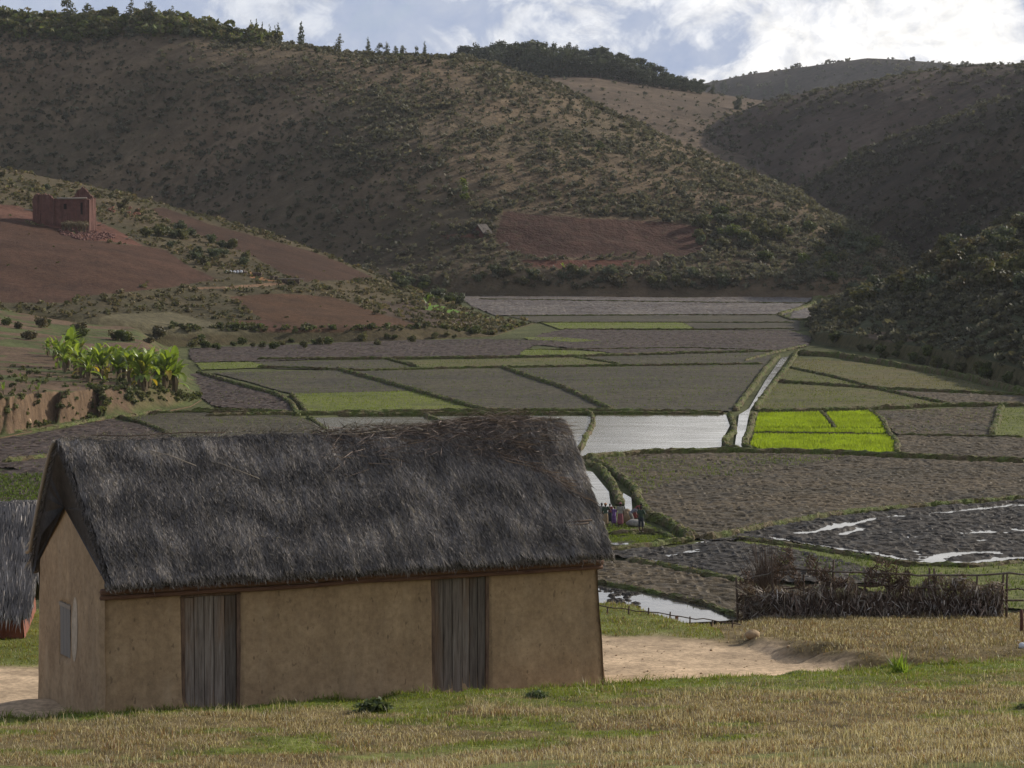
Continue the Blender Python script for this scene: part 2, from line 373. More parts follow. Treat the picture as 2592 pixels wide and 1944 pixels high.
def paint(base, zones):
    def fn(X, Y, Z, px, py):
        C = np.empty((len(X), 3)); C[:] = base if not callable(base) else base(X, Y, Z, px, py)
        wx = px + 3 * fbm(X / 6, Y / 6, 3, 201); wy = py + 1.5 * fbm(X / 6, Y / 6, 3, 202)
        for poly, c in zones:
            k = inpoly(wx, wy, poly); C[k] = c
        return C
    return fn
RED, DKRED, PINK = (.070, .035, .022), (.056, .029, .018), (.074, .050, .035)
def spur_base(X, Y, Z, px, py):
    n = fbm(X / 14, Y / 14, 4, 210)[:, None]; a = np.array([.098, .072, .040]); b = np.array([.066, .055, .028])
    return a + (b - a) * np.clip(.5 + n, 0, 1)
spur_zones = [
    (vA([(-500, 330), (0, 370), (200, 430), (380, 450), (500, 510), (750, 560), (930, 570), (1080, 600), (1220, 700), (1420, 790), (1300, 800), (1100, 840), (700, 880), (500, 900), (450, 940), (0, 935), (-500, 960)]), RED),
    (vA([(-10, 300), (120, 310), (215, 350), (330, 440), (200, 420), (0, 385)]), (.115, .054, .036)),
    (vA([(150, 380), (560, 395), (600, 400), (740, 460), (930, 570), (700, 545), (560, 530), (430, 460), (330, 450)]), (.125, .055, .038)),
    (vA([(990, 330), (1050, 318), (1400, 440), (2000, 600), (2212, 680), (2420, 770), (2300, 790), (2212, 790), (1980, 800), (1850, 760), (1650, 640), (1300, 500), (1050, 400)]), DKRED),
    (vK([(330, 365), (600, 340), (860, 338), (1180, 365), (1540, 490), (1900, 600), (1300, 645), (780, 660), (560, 640), (350, 565), (600, 550)]), (.078, .040, .021)),
    (vK([(350, 560), (620, 550), (900, 640), (700, 662), (520, 630)]), (.092, .044, .028)),
    (vA([(450, 1060), (760, 1010), (1100, 1000), (1500, 1090), (1700, 1135), (1400, 1150), (800, 1150), (500, 1120)]), (.112, .095, .054)),
    (vK([(1560, 400), (1900, 400), (2212, 490), (2400, 600), (1900, 600), (1600, 505)]), PINK),
    (vM([(470, 715), (620, 695), (800, 745), (1200, 785), (1230, 800), (900, 775)]), (.10, .17, .03)),
    (vK([(0, 285), (300, 275), (800, 240), (780, 262), (340, 292), (0, 300)]), (.20, .12, .07)),
    (vK([(480, 150), (560, 190), (720, 235), (640, 235), (500, 205)]), (.30, .15, .07)),
]
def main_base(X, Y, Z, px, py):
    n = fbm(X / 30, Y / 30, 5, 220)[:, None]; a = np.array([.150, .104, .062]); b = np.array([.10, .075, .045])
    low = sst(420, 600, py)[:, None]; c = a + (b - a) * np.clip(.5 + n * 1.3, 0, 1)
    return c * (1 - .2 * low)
main_zones = [
    (vH([(455, 50), (700, 70), (1000, 98), (1500, 122), (1800, 140), (2050, 165), (2110, 330), (1900, 410), (1500, 400), (1000, 418), (650, 410), (430, 320), (395, 250)]), (.066, .033, .023)),
    (vH([(600, 440), (1640, 435), (1850, 470), (900, 505), (650, 490)]), (.084, .034, .022)),
    (vH([(-60, 235), (280, 225), (300, 250), (0, 262)]), (.16, .075, .05)),
    (v3([(0, 1240), (250, 1235), (600, 1290), (900, 1420), (500, 1370), (100, 1310)]), (.128, .090, .055)),
]
soil_far = soil_mat('dry_hillside', fine=.22, bumpd=1.2, bumps=.7, fleck=((.05, .05, .022), .55))
soil_spur = soil_mat('ploughed_red_soil', fine=1.1, bumpd=.3, bumps=.8, fleck=((.05, .055, .02), .4), cliff=((.10, .085, .04), .55, .8))
soil_terr = soil_mat('terrace_soil', fine=1.4, bumpd=.2, bumps=.8, fleck=((.06, .09, .02), .5), cliff=((.15, .098, .060), .55, .86))
def near_base(X, Y, Z, px, py):
    n = fbm(X / 9, Y / 9, 4, 230)[:, None]
    return np.array([.062, .064, .030]) * (1 + .5 * n)
def terr_base(X, Y, Z, px, py):
    n = fbm(X / 7, Y / 5, 4, 240); g = sst(-.05, .2, n + .5 * sst(280, 420, px) + .45 * sst(985, 1005, py) - .1)[:, None]
    return np.array([.122, .078, .050]) * (1 - g) + np.array([.080, .088, .032]) * g
hill_mesh(SPUR, 'left_spur', -320, 1415, 640, 300, 60, soil_spur, paint(spur_base, spur_zones))
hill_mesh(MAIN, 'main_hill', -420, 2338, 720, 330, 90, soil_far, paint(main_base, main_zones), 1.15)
hill_mesh(BACK, 'back_field', 640, 2280, 300, 120, 90, soil_far, paint(lambda X, Y, Z, a, b: np.array([.105, .073, .048]) * (1 + .45 * fbm(X / 22, Y / 60, 5, 253)[:, None]), []))
hill_mesh(FAR, 'far_hill', 1050, 3100, 240, 90, 120, soil_far, paint(lambda X, Y, Z, a, b: np.array([.062, .048, .036]) * (1 + .7 * fbm(X / 60, Y / 60, 5, 252)[:, None]), []))
hill_mesh(EAST, 'east_hill', 1410, 3500, 460, 180, 90, soil_far, paint(lambda X, Y, Z, a, b: np.array([.074, .051, .037]) * (1 + .5 * fbm(X / 40, Y / 40, 4, 250)[:, None]), []))
hill_mesh(EASTF, 'east_spur', 1945, 3300, 360, 180, 90, soil_far, paint(lambda X, Y, Z, a, b: np.array([.064, .047, .031]) * (1 + .5 * fbm(X / 30, Y / 30, 4, 251)[:, None]), []))
hill_mesh(NEAR, 'right_slope', 2032, 3400, 360, 220, 60, soil_spur, paint(near_base, [
    (vN([(1180, 890), (1300, 865), (1500, 890), (1540, 930), (1300, 950), (1150, 930)]), (.12, .085, .055)),
    (vN([(600, 960), (800, 955), (1450, 1095), (2212, 1270), (2212, 1290), (1460, 1120), (750, 1030)]), (.15, .07, .045))]))
hill_mesh(TERR, 'banana_terrace', -420, 553, 560, 330, 30, soil_terr, paint(terr_base, []), 2.0)
def flat_floor(X, Y, Z, px, py):
    n = fbm(X / 9, Y / 9, 4, 260)[:, None]
    return np.array([.085, .088, .035]) * (1 + .6 * n)
gx = np.linspace(-420, 420, 281); gy = np.concatenate([np.arange(105, 330, 2.0), np.arange(330, 1100, 8.0), np.arange(1100, 3200, 60.0)])
GX, GY = np.meshgrid(gx, gy); GZ = -.10 + .05 * fbm(GX / 5, GY / 5, 3, 261) - .3 * sst(700, 900, GY)
o = mesh_np('valley_ground', np.stack([GX, GY, GZ], -1).reshape(-1, 3), grid_faces(len(gy), len(gx)), soil_spur, True, flat_floor(GX.ravel(), GY.ravel(), 0, 0, 0)); o['kind'] = 'structure'
o['label'] = 'flat grassy floor of the valley under the paddies'

# foreground sheet
def spaced(lo, a, b, hi, fine, coarse):
    l = [a]; 
    while l[-1] > lo: l.append(l[-1] - min(coarse, fine * 1.18 ** len(l)))
    r = [b]
    while r[-1] < hi: r.append(r[-1] + min(coarse, fine * 1.18 ** len(r)))
    return np.array(l[::-1] + list(np.arange(a + fine, b, fine)) + r)
fx = spaced(-70, -11, 13.5, 70, .07, 4); fy = spaced(-20, 36.0, 68.0, 138, .07, 3)
GX, GY = np.meshgrid(fx, fy); GZ = fg_z(GX, GY)
def fg_zone(X, Y):
    s = Y - (y_house(X) - 1.0)
    edge = 6.3 - 0.33 * (Y - 51.0)
    inside = sst(.05, .35, s + .12 * fbm(X / .4, Y / .4, 3, 301)) * (1 - sst(-.1, .9, X - edge + .8 * fbm(X / 1.5, Y / 1.5, 4, 302)))
    back = np.where(X < -4, 54.6, 57.6 - .10 * (X - 2))
    sand = inside * (1 - sst(-.9, .6, Y - back + 1.3 * fbm(X / 1.6, Y / 2.0, 4, 303)))
    gw = np.interp(X, [-7, -2, 2, 6], [.5, .9, 1.5, 2.5])
    green = np.clip(np.exp(-(np.clip(s + .3, None, 0) / gw) ** 2) * (1.05 + .9 * fbm(X / 1.3, Y / .8, 3, 304)), 0, 1) * (s < .5)
    green = np.maximum(green, sst(-.3, .5, Y - back) * .75 * (X < 4.3))
    green = np.maximum(green, .75 * sst(.06, .36, fbm(X / 1.6, Y / 1.1, 4, 305)) * (s < 0))
    return sand, np.clip(green, 0, 1), s
sand, green, s_ = fg_zone(GX, GY)
n = fbm(GX / .5, GY / .5, 4, 306)
C = np.array([.155, .115, .055])[None, None, :] * (1 + .5 * n)[..., None]
C = C * (1 - green[..., None]) + np.array([.12, .15, .032]) * (1 + .4 * n)[..., None] * green[..., None]
C = C * (1 - sand[..., None]) + np.array([.46, .335, .215]) * (1 + .30 * fbm(GX / 1.1, GY / .7, 4, 307) + .18 * fbm(GX / .25, GY / .25, 3, 308))[..., None] * sand[..., None]
fgm = soil_mat('terrace_ground', fine=9, bumpd=.03, bumps=.5, fleck=((.10, .085, .04), .25), cliff=((.15, .10, .058), .6, .82))
o = mesh_np('ground', np.stack([GX, GY, GZ], -1).reshape(-1, 3), grid_faces(len(fy), len(fx)), fgm, True, C.reshape(-1, 3)); o['kind'] = 'structure'
o['label'] = 'grass slope and sandy yard around the mud house'
# ------------------------------------------------------------------ paddies: every plot is laid on the valley floor at its real size
def wp(pts): return [tuple(on_z(x, y)[:2]) for x, y in pts]
def field_mat(name, base, var, rough=.75, spec=.4, fine=1.2, wet=0.0):
    m, t, b = material(name)
    n1 = t.noise(fine, 5, .65); n2 = t.noise(fine * .07, 4, .6); n3 = t.noise(fine * 5, 2, .7)
    c = t.mix(t.ramp(n2, [(.38, 0), (.62, 1)]), base, var)
    c = t.mix(1.0, c, t.ramp(n1, [(.28, .5), (.72, 1.5)]), 'MULTIPLY')
    c = t.mix(1.0, c, t.ramp(n3, [(.3, .7), (.75, 1.5)]), 'MULTIPLY')
    c = t.mix(t.math('MULTIPLY', t.ramp(t.noise(fine * .16, 6, .7, t.coord(scale=(.5, 1.4, 1))), [(.5, 0), (.66, 1)]), .6), c, tuple(v * .45 for v in base))
    c = t.mix(t.math('MULTIPLY', t.ramp(t.noise(fine * 2.3, 3, .8), [(.64, 0), (.72, 1)]), .5), c, (.26, .225, .18))
    c = t.mix(1.0, c, (.92, .88, .82), 'MULTIPLY')
    t.set(b.inputs['Base Color'], c)
    t.set(b.inputs['Roughness'], t.ramp(t.noise(fine * 1.7, 3, .6), [(.35, max(.12, rough - wet)), (.6, rough)]))
    b.inputs['Specular IOR Level'].default_value = spec * .55
    t.set(b.inputs['Normal'], t.bump(t.math('ADD', n1, t.math('MULTIPLY', n3, .4)), .6, .12)); return m
FM = {
    'clod': field_mat('brown_clods', (.068, .055, .035), (.096, .073, .044), .85, .22, 1.3, .3),
    'grey': field_mat('grey_stubble', (.060, .053, .038), (.078, .068, .043), .9, .2, 1.2, .2),
    'mud': field_mat('wet_mud', (.044, .039, .034), (.062, .053, .044), .8, .2, 1.6, .25),
    'olive': field_mat('olive_stubble', (.085, .088, .022), (.10, .082, .030), .85, .3, 1.0),
    'green': field_mat('green_regrowth', (.105, .125, .020), (.115, .125, .026), .85, .3, 1.0),
    'brown': field_mat('dry_brown_clods', (.066, .046, .036), (.056, .040, .032), .85, .3, 1.0, .2),
    'pale': field_mat('pale_stubble', (.135, .112, .090), (.08, .060, .048), .75, .5, .8, .3),
}
AMP = {'clod': (.15, .50), 'grey': (.07, .45), 'mud': (.17, .5), 'olive': (.05, .5), 'green': (.05, .4), 'brown': (.16, .6), 'pale': (.2, .9)}
BL_P, BL_H, BL_W, BL_C = [], [], [], []             # stubble and regrowth tillers on the plots
def plot(kind, pts, step, tillers=0.0, tcol=(.10, .12, .03), hgt=(.10, .28), low=None, z0=0.0, patch=None, label=None):
    poly = wp(pts); P = np.array(poly); lo, hi = P.min(0), P.max(0)
    gx = np.arange(lo[0] - step, hi[0] + 2 * step, step); gy = np.arange(lo[1] - step, hi[1] + 2 * step, step)
    X, Y = np.meshgrid(gx, gy); X = X + rng.uniform(-.25, .25, X.shape) * step; Y = Y + rng.uniform(-.25, .25, X.shape) * step
    a, sc = AMP[kind]
    Z = z0 + a * (1 - 2 * np.abs(2 * vnoise(X / sc, Y / sc, 401) - 1)) * .5 + a * .6 * fbm(X / sc / 2.6, Y / sc / 2.6, 3, 402) + .02
    if low is not None:
        for line, w, dep in low:
            Z -= dep * np.exp(-(segdist(X, Y, wp(line)) / w) ** 2)
    cx = (X[:-1, :-1] + X[1:, 1:]) / 2; cy = (Y[:-1, :-1] + Y[1:, 1:]) / 2
    keep = inpoly(cx, cy, poly)
    V = np.stack([X, Y, Z], -1).reshape(-1, 3); f = grid_faces(*X.shape, keep=keep)
    use = np.unique(f); re = np.full(len(V), -1); re[use] = np.arange(len(use))
    o = mesh_np('paddy_field', V[use], re[f], FM[kind], False); o['kind'] = 'structure'
    o['label'] = label or 'paddy plot of %s ground' % FM[kind].name.replace('_', ' ')
    if tillers:
        ar = (hi[0] - lo[0]) * (hi[1] - lo[1]); k = int(ar * tillers)
        x = rng.uniform(lo[0], hi[0], k); y = rng.uniform(lo[1], hi[1], k); ok = inpoly(x, y, poly)
        ok &= fbm(x / 6, y / 6, 3, 405) + .25 > rng.uniform(-.4, .5, k)
        if patch is not None:
            pp = wp(patch); ok &= inpoly(x, y, pp)
        x, y = x[ok], y[ok]; n = len(x)
        BL_P.append(np.stack([x, y, np.full(n, z0 - .02)], 1)); BL_H.append(rng.uniform(*hgt, n)); BL_W.append(rng.uniform(.05, .12, n))
        BL_C.append(np.array(tcol) * rng.uniform(.6, 1.4, (n, 1)))
G1 = (.115, .155, .022)
plot('clod', vR([(320, 248), (560, 224), (900, 217), (1350, 224), (1700, 242), (2230, 264), (2230, 420), (1700, 460), (1400, 488), (1150, 533), (930, 578), (800, 590), (700, 520), (590, 490), (555, 440), (520, 370), (420, 300)]), .20,
     9, G1, patch=vR([(300, 240), (1500, 220), (1100, 300), (700, 340), (560, 400), (430, 300)]), label='large cloddy paddy plot with green regrowth along its far edge')
wet = [(vR([(835, 597), (1090, 574), (1260, 572), (1440, 538), (1580, 500), (1740, 490), (1900, 478), (2230, 446)]), .34, .30),
       (vR([(1270, 566), (1330, 556), (1450, 520)]), .5, .22), (vR([(1420, 576), (1520, 545)]), .35, .24),
       (vR([(1130, 590), (1300, 620), (1440, 640), (1600, 664), (1690, 682)]), .36, .26),
       (vR([(1770, 700), (1900, 696), (2050, 690), (2230, 672)]), .6, .32), (vR([(1800, 690), (1900, 658), (2080, 650)]), .9, .17),
       (vR([(1900, 570), (2200, 560)]), 1.2, .12), (vR([(1850, 478), (2200, 440)]), .35, .24)]
plot('mud', vR([(800, 604), (950, 582), (1150, 540), (1400, 495), (1700, 466), (2240, 425), (2240, 682), (1900, 712), (1700, 692), (1450, 652), (1200, 612), (1000, 602)]), .14, low=wet, z0=.12, label='black waterlogged paddy plot with strips of standing water')
plot('mud', vR([(360, 655), (730, 618), (930, 605), (1180, 640), (1420, 690), (1620, 745), (1620, 800), (1000, 772), (700, 715), (500, 682)]), .14, z0=.10,
     low=[(vR([(560, 690), (800, 640)]), 1.0, .10), (vR([(640, 632), (830, 602)]), .3, .24)])
plot('clod', vR([(320, 690), (500, 692), (700, 732), (1000, 790), (1400, 820), (1400, 930), (985, 930), (700, 850), (340, 775)]), .14, z0=.08, low=[(vR([(900, 900), (1000, 870)]), .8, .2)])
plot('green', vR([(930, 595), (1200, 628), (1500, 678), (1700, 715), (2240, 700), (2240, 900), (1700, 860), (1250, 740), (1100, 690), (1150, 650)]), .25, 14, (.09, .12, .022), (.12, .35), z0=.05, label='rough grass strip beside the waterlogged plot')
plot('grey', vM([(1060, 1108), (1800, 1096), (2745, 1082), (2640, 1220), (2530, 1385), (1790, 1378), (1600, 1290), (1400, 1220)]), .3, 2.2, G1)
plot('grey', vM([(60, 1128), (900, 1108), (1040, 1106), (1200, 1160), (1450, 1240), (1620, 1320), (1750, 1382), (960, 1380), (700, 1310), (430, 1240), (150, 1160)]), .3, 1.6, G1)
plot('grey', vL([(150, 278), (1000, 264), (1150, 300), (1520, 402), (720, 427), (600, 400), (400, 340)]), .3, 2.2, G1)
plot('green', vL([(720, 425), (1515, 405), (1750, 468), (2010, 545), (805, 556), (760, 490)]), .3, 8, (.16, .20, .025))
plot('green', vL([(40, 212), (420, 206), (590, 242), (80, 259)]), .35, 6, (.14, .19, .03))
plot('grey', vL([(430, 206), (1330, 190), (1500, 240), (1130, 260), (600, 252)]), .35, 2, G1)
plot('olive', vM([(430, 1058), (1500, 1036), (1790, 1080), (1000, 1098), (510, 1100)]), .35, 4, G1)
plot('grey', vM([(1510, 1036), (2812, 1000), (2752, 1078), (1800, 1080)]), .35, 1.5, G1)
src_brown = vL([(0, 115), (450, 98), (880, 80), (1480, 58), (2060, 52), (2420, 62)]) + vM([(1180, 990), (1140, 1030)]) + vL([(1900, 180), (900, 187), (400, 203), (40, 207), (0, 180)])
plot('brown', src_brown, .35, .6, G1)
plot('brown', vM([(1440, 857), (2212, 862), (2900, 862), (3050, 905), (3025, 962), (2820, 1000), (1780, 1022), (1720, 1002), (1180, 945), (1300, 882)]), .4, .8, G1)
plot('green', vM([(1180, 908), (1400, 908), (1690, 930), (1500, 940), (1220, 925)]), .35, 5, (.15, .19, .03), z0=.05)
plot('green', vM([(1165, 1005), (1200, 985), (1700, 1004), (1740, 1022), (1160, 1026)]), .35, 5, (.15, .19, .03), z0=.05)
plot('green', vM([(1300, 813), (2212, 812), (2285, 852), (1420, 856)]), .4, 5, (.16, .21, .03), z0=.04)
plot('grey', vM([(1090, 770), (2212, 764), (2860, 764), (2970, 800), (2970, 862), (2300, 852), (2212, 812), (1270, 812)]), .45)
plot('pale', vM([(740, 632), (2212, 650), (3080, 640), (2880, 762), (1000, 766), (850, 705)]), .4, .5, (.2, .16, .1))
plot('pale', vN([(715, 742), (850, 706), (1010, 690), (1000, 780), (690, 792)]), .4)
plot('olive', vN([(740, 1040), (1100, 1065), (1500, 1120), (1800, 1180), (2080, 1268), (1300, 1242), (1000, 1160), (700, 1100)]), .3, 5, (.15, .145, .04))
plot('olive', vN([(690, 1108), (1000, 1178), (1180, 1222), (620, 1190)]), .3, 6, (.12, .15, .03))
plot('olive', vN([(610, 1205), (1250, 1242), (1500, 1300), (1730, 1346), (1300, 1362), (470, 1376), (560, 1230)]), .25, 7, (.125, .15, .028))
plot('clod', vN([(1260, 1247), (2230, 1290), (2230, 1342), (1760, 1348), (1500, 1292)]), .25)
plot('clod', vN([(1220, 1388), (2050, 1355), (2005, 1542), (1400, 1538), (1320, 1480)]), .22, 2, G1)
plot('green', vN([(2060, 1368), (2230, 1360), (2230, 1562), (2010, 1545)]), .25, 8, (.11, .14, .025))
plot('clod', vR([(1640, 142), (2230, 150), (2230, 240), (1900, 232), (1662, 215)]), .2)
plot('brown', vL([(-20, 292), (60, 288), (350, 372), (600, 440), (680, 500), (692, 542), (180, 512), (40, 430), (-30, 380)]), .22, .8, G1)
plot('grey', [(314, 1061), (410, 1047), (480, 1043), (754, 1053), (825, 1087), (860, 1300), (470, 1300), (443, 1107), (367, 1076)], .22, 2, G1)
plot('brown', vB([(-100, 1330), (650, 1205), (1100, 1112), (1350, 1155), (1560, 1195), (1760, 1295), (1760, 1800), (0, 1590), (-100, 1600)]), .2, .6, G1)
plot('brown', [(-60, 1200), (0, 1196), (190, 1168), (420, 1168), (420, 1420), (-60, 1420)], .2, label='plot of low leafy crop rows left of the mud house')

# flooded plots and canal
def water_mat(name, tint, rough=.06, spec=.5):
    m, t, b = material(name); t.set(b.inputs['Base Color'], t.mix(t.noise(.15, 4, .6), tint, tuple(v * .6 for v in tint)))
    t.set(b.inputs['Roughness'], t.ramp(t.noise(.5, 4, .7, t.coord(scale=(.4, 2, 1))), [(.35, rough), (.7, rough * 3)]))
    b.inputs['Specular IOR Level'].default_value = spec; b.inputs['IOR'].default_value = 1.33
    t.set(b.inputs['Normal'], t.bump(t.math('MULTIPLY', t.noise(3.0, 3, .6), t.ramp(t.noise(.12, 4, .6, t.coord(scale=(.6, 1.5, 1))), [(.4, .1), (.6, 1)])), .3, .04)); return m
WA = water_mat('muddy_water', (.20, .175, .115)); WB = water_mat('puddle_water', (.10, .09, .075), .04)
def water(pts, z, mat, label):
    P = wp(pts); me = bpy.data.meshes.new('water'); me.from_pydata([(x, y, z) for x, y in P], [], [list(range(len(P)))]); me.update()
    if me.polygons[0].normal.z < 0: me.flip_normals()
    me.materials.append(mat); o = link(bpy.data.objects.new('water', me)); o['kind'] = 'structure'; o['label'] = label
water(vR([(360, 54), (920, 52), (937, 100), (905, 160), (900, 192), (560, 214), (290, 240), (290, 205), (300, 180), (340, 90)]), .04, WA, 'bright flooded plot beside the canal')
water(vL([(835, 588), (1600, 584), (1765, 642), (1765, 900), (900, 900), (900, 660)]), .04, WA, 'flooded plot behind the thatched roof')
water(vM([(620, 1420), (1600, 1418), (1645, 1440), (1530, 1625), (1400, 1800), (800, 1800)]), .045, WA, 'flooded plot behind the roof ridge')
water(vN([(640, 1040), (690, 1030), (560, 1210), (440, 1375), (427, 1420), (385, 1640), (335, 1640), (365, 1410), (430, 1370), (535, 1190)]), .05, WB, 'narrow canal between the seedling beds and flooded plots')
water([(1470, 1190), (1500, 1196), (1541, 1246), (1545, 1275), (1560, 1300), (1500, 1330), (1440, 1330), (1440, 1200)], .05, WA, 'flooded plot behind the house corner')
water([(1578, 1250), (1598, 1262), (1600, 1290), (1590, 1310), (1574, 1262)], .06, WB, 'short stretch of ditch by the group of people')
water(vR([(330, 786), (600, 832), (850, 892), (990, 944), (700, 960), (330, 960)]), .06, WB, 'flooded plot below the house yard')
water(vR([(780, 612), (950, 580), (1150, 538), (1400, 493), (1700, 464), (2240, 423), (2240, 685), (1900, 714), (1700, 694), (1450, 654), (1200, 612), (1000, 604)]), .075, WB, 'water standing in the black mud')
water(vR([(520, 700), (830, 600), (860, 604), (860, 640), (600, 700)]), .03, WB, 'water in the furrow of the muddy plot')
# clods standing out of the lower flooded plot
mb = MB(); Pw = wp(vR([(360, 800), (600, 838), (850, 897), (980, 944), (700, 950), (370, 905)])); Pa = np.array(Pw)
for k in range(900):
    x = rng.uniform(Pa[:, 0].min(), Pa[:, 0].max()); y = rng.uniform(Pa[:, 1].min(), Pa[:, 1].max())
    if not inpoly(np.array([x]), np.array([y]), Pw)[0]: continue
    if fbm(np.array([x / 3]), np.array([y / 6]), 2, 409)[0] < .05 + .1 * rng.random(): continue
    r = rng.uniform(.06, .2); mb.ellipsoid((x, y, .06), (r * 1.4, r, r * .55), nu=6, nv=4, jit=.15)
o = mb.build('mud_clods', FM['mud']); tag(o, 'dark clods of mud breaking the water of the lower flooded plot', 'mud', kind='stuff')

# seedling beds: real blades, thick enough to hide the mud
def blades(name, P, H, W, C, mat, lean=.35, bend=False):
    n = len(P); th = rng.uniform(0, 2 * math.pi, n); d = np.stack([np.cos(th), np.sin(th), np.zeros(n)], 1) * (W / 2)[:, None]
    ph = rng.uniform(0, 2 * math.pi, n); ln = rng.normal(0, lean, n)[:, None] * H[:, None] * np.stack([np.cos(ph), np.sin(ph), np.zeros(n)], 1)
    up = np.zeros((n, 3)); up[:, 2] = H
    if not bend:
        V = np.stack([P - d, P + d, P + up + ln], 1).reshape(-1, 3); i = np.arange(n)[:, None] * 3
        return mesh_np(name, V, i + np.array([[0, 1, 2]]), mat, False, np.repeat(C, 3, 0))
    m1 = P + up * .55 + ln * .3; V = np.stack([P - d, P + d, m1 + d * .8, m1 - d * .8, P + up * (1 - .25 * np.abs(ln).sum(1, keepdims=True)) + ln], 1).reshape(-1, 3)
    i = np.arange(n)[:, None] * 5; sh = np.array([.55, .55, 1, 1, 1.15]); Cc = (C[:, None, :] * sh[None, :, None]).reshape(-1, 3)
    return mesh_np(name, V, [i + np.array([[0, 1, 2, 3]]), i + np.array([[3, 2, 4]])], mat, False, Cc)
seed_m = leafy('young_rice', .5, .6, vary=0)
till_m = leafy('rice_tillers', .4, .7, vary=0)
beds = [(vN([(490, 1405), (880, 1398), (925, 1440), (962, 1492), (470, 1496)]), 'left rear bed of bright green rice seedlings by the canal'),
        (vN([(935, 1400), (1210, 1390), (1270, 1440), (1310, 1498), (1005, 1495), (965, 1440)]), 'right rear bed of bright green rice seedlings'),
        (vN([(472, 1502), (1308, 1508), (1330, 1532), (460, 1520)]), 'narrow middle strip of bright green rice seedlings'),
        (vN([(465, 1540), (1335, 1548), (1370, 1590), (1376, 1660), (1300, 1676), (950, 1656), (520, 1636), (440, 1605)]), 'long front bed of bright green rice seedlings')]
for poly, lab in beds:
    Pb = wp(poly); Pa = np.array(Pb); lo, hi = Pa.min(0), Pa.max(0); k = int((hi - lo).prod() * 60)
    x = rng.uniform(lo[0], hi[0], k); y = rng.uniform(lo[1], hi[1], k); ok = inpoly(x, y, Pb); x, y = x[ok], y[ok]
    c = np.array([.26, .335, .022]) * (1 + .3 * fbm(x / 2.2, y / 4, 4, 411))[:, None] * rng.uniform(.85, 1.15, (len(x), 1))
    o = blades('rice_seedlings', np.stack([x, y, 0 * x], 1), rng.uniform(.22, .36, len(x)), rng.uniform(.10, .16, len(x)), c, seed_m, .25)
    tag(o, lab, 'rice seedlings', kind='stuff')
o = blades('rice_stubble', np.concatenate(BL_P), np.concatenate(BL_H), np.concatenate(BL_W), np.concatenate(BL_C), till_m, .4)
tag(o, 'thin green rice stubble sprouting over the paddy plots', 'stubble', kind='stuff')
# leafy crop rows at the left edge
lp = []; 
for r in range(26):
    for k in range(70):
        lp.append((-43 + k * .36 + rng.normal(0, .08), 205 + r * 1.15 + rng.normal(0, .12) + k * .05, 0.03))
lp = np.array(lp); lp = np.repeat(lp, 9, 0) + rng.normal(0, .11, (len(lp) * 9, 3)) * [1, 1, .3]
o = blades('crop_rows', lp, rng.uniform(.1, .3, len(lp)), rng.uniform(.1, .2, len(lp)), np.array([.10, .135, .028]) * rng.uniform(.5, 1.3, (len(lp), 1)), till_m, .8)
tag(o, 'rows of low green leafy crop left of the thatched roof', 'crop rows', kind='stuff')

# dikes between the plots
dike_m, t, b = material('grassy_dike')
c = t.mix(t.ramp(t.noise(.6, 5, .6), [(.4, 0), (.6, 1)]), (.085, .105, .022), (.12, .088, .045)); c = t.mix(1.0, c, t.ramp(t.noise(5, 3, .7), [(.3, .6), (.7, 1.4)]), 'MULTIPLY')
t.set(b.inputs['Base Color'], c); t.set(b.inputs['Normal'], t.bump(t.noise(4, 4, .7), .8, .15))
DT_P = []
def dike(pts, w=1.0, h=.38, tuft=7.0):
    P = np.array(wp(pts)); seg = np.hypot(*np.diff(P, axis=0).T); L = np.concatenate([[0], np.cumsum(seg)]); n = max(3, int(L[-1] / .35))
    s = np.linspace(0, L[-1], n); x = np.interp(s, L, P[:, 0]); y = np.interp(s, L, P[:, 1])
    k = np.ones(7) / 7; xs = np.convolve(np.pad(x, 3, 'edge'), k, 'valid'); ys = np.convolve(np.pad(y, 3, 'edge'), k, 'valid')
    xs = xs + .12 * w * fbm(s / 1.7, s * 0, 3, 421); ys = ys + .2 * w * fbm(s / 1.7, s * 0 + 9, 3, 422)
    tx = np.gradient(xs); ty = np.gradient(ys); l = np.hypot(tx, ty) + 1e-9; nx, ny = -ty / l, tx / l
    prof = [(-.56, -.2), (-.47, .6), (-.30, .95), (0, 1.0), (.30, .95), (.47, .6), (.56, -.2)]
    w *= .43; h *= .8; taper = np.clip(np.minimum(s, L[-1] - s) / .9, 0, 1) ** .5
    hh = taper * h * (1 + .3 * fbm(s / 1.1, s * 0 + 4, 3, 423)); ww = w * (1 + .25 * fbm(s / 1.5, s * 0 + 14, 3, 424))
    V = np.stack([np.stack([xs + nx * a * ww + rng.normal(0, .05, n), ys + ny * a * ww + rng.normal(0, .05, n), b_ * hh * (1 + .25 * fbm(s / .7, s * 0 + a * 9, 3, 425)) + rng.normal(0, .035, n)], 1) for a, b_ in prof], 1).reshape(-1, 3)
    o = mesh_np('dike', V, grid_faces(n, 7), dike_m, False); o['kind'] = 'structure'; o['label'] = 'low grassy earth dike between paddy plots'
    m = int(L[-1] * tuft * w * 3)
    if m:
        u = rng.uniform(0, L[-1], m); a = rng.uniform(-.5, .5, m) * w; i = np.clip((u / L[-1] * (n - 1)).astype(int), 0, n - 1)
        DT_P.append(np.stack([xs[i] + nx[i] * a, ys[i] + ny[i] * a, taper[i] * h * np.clip(1 - (a / w * 1.5) ** 2, 0, 1) - .03], 1))
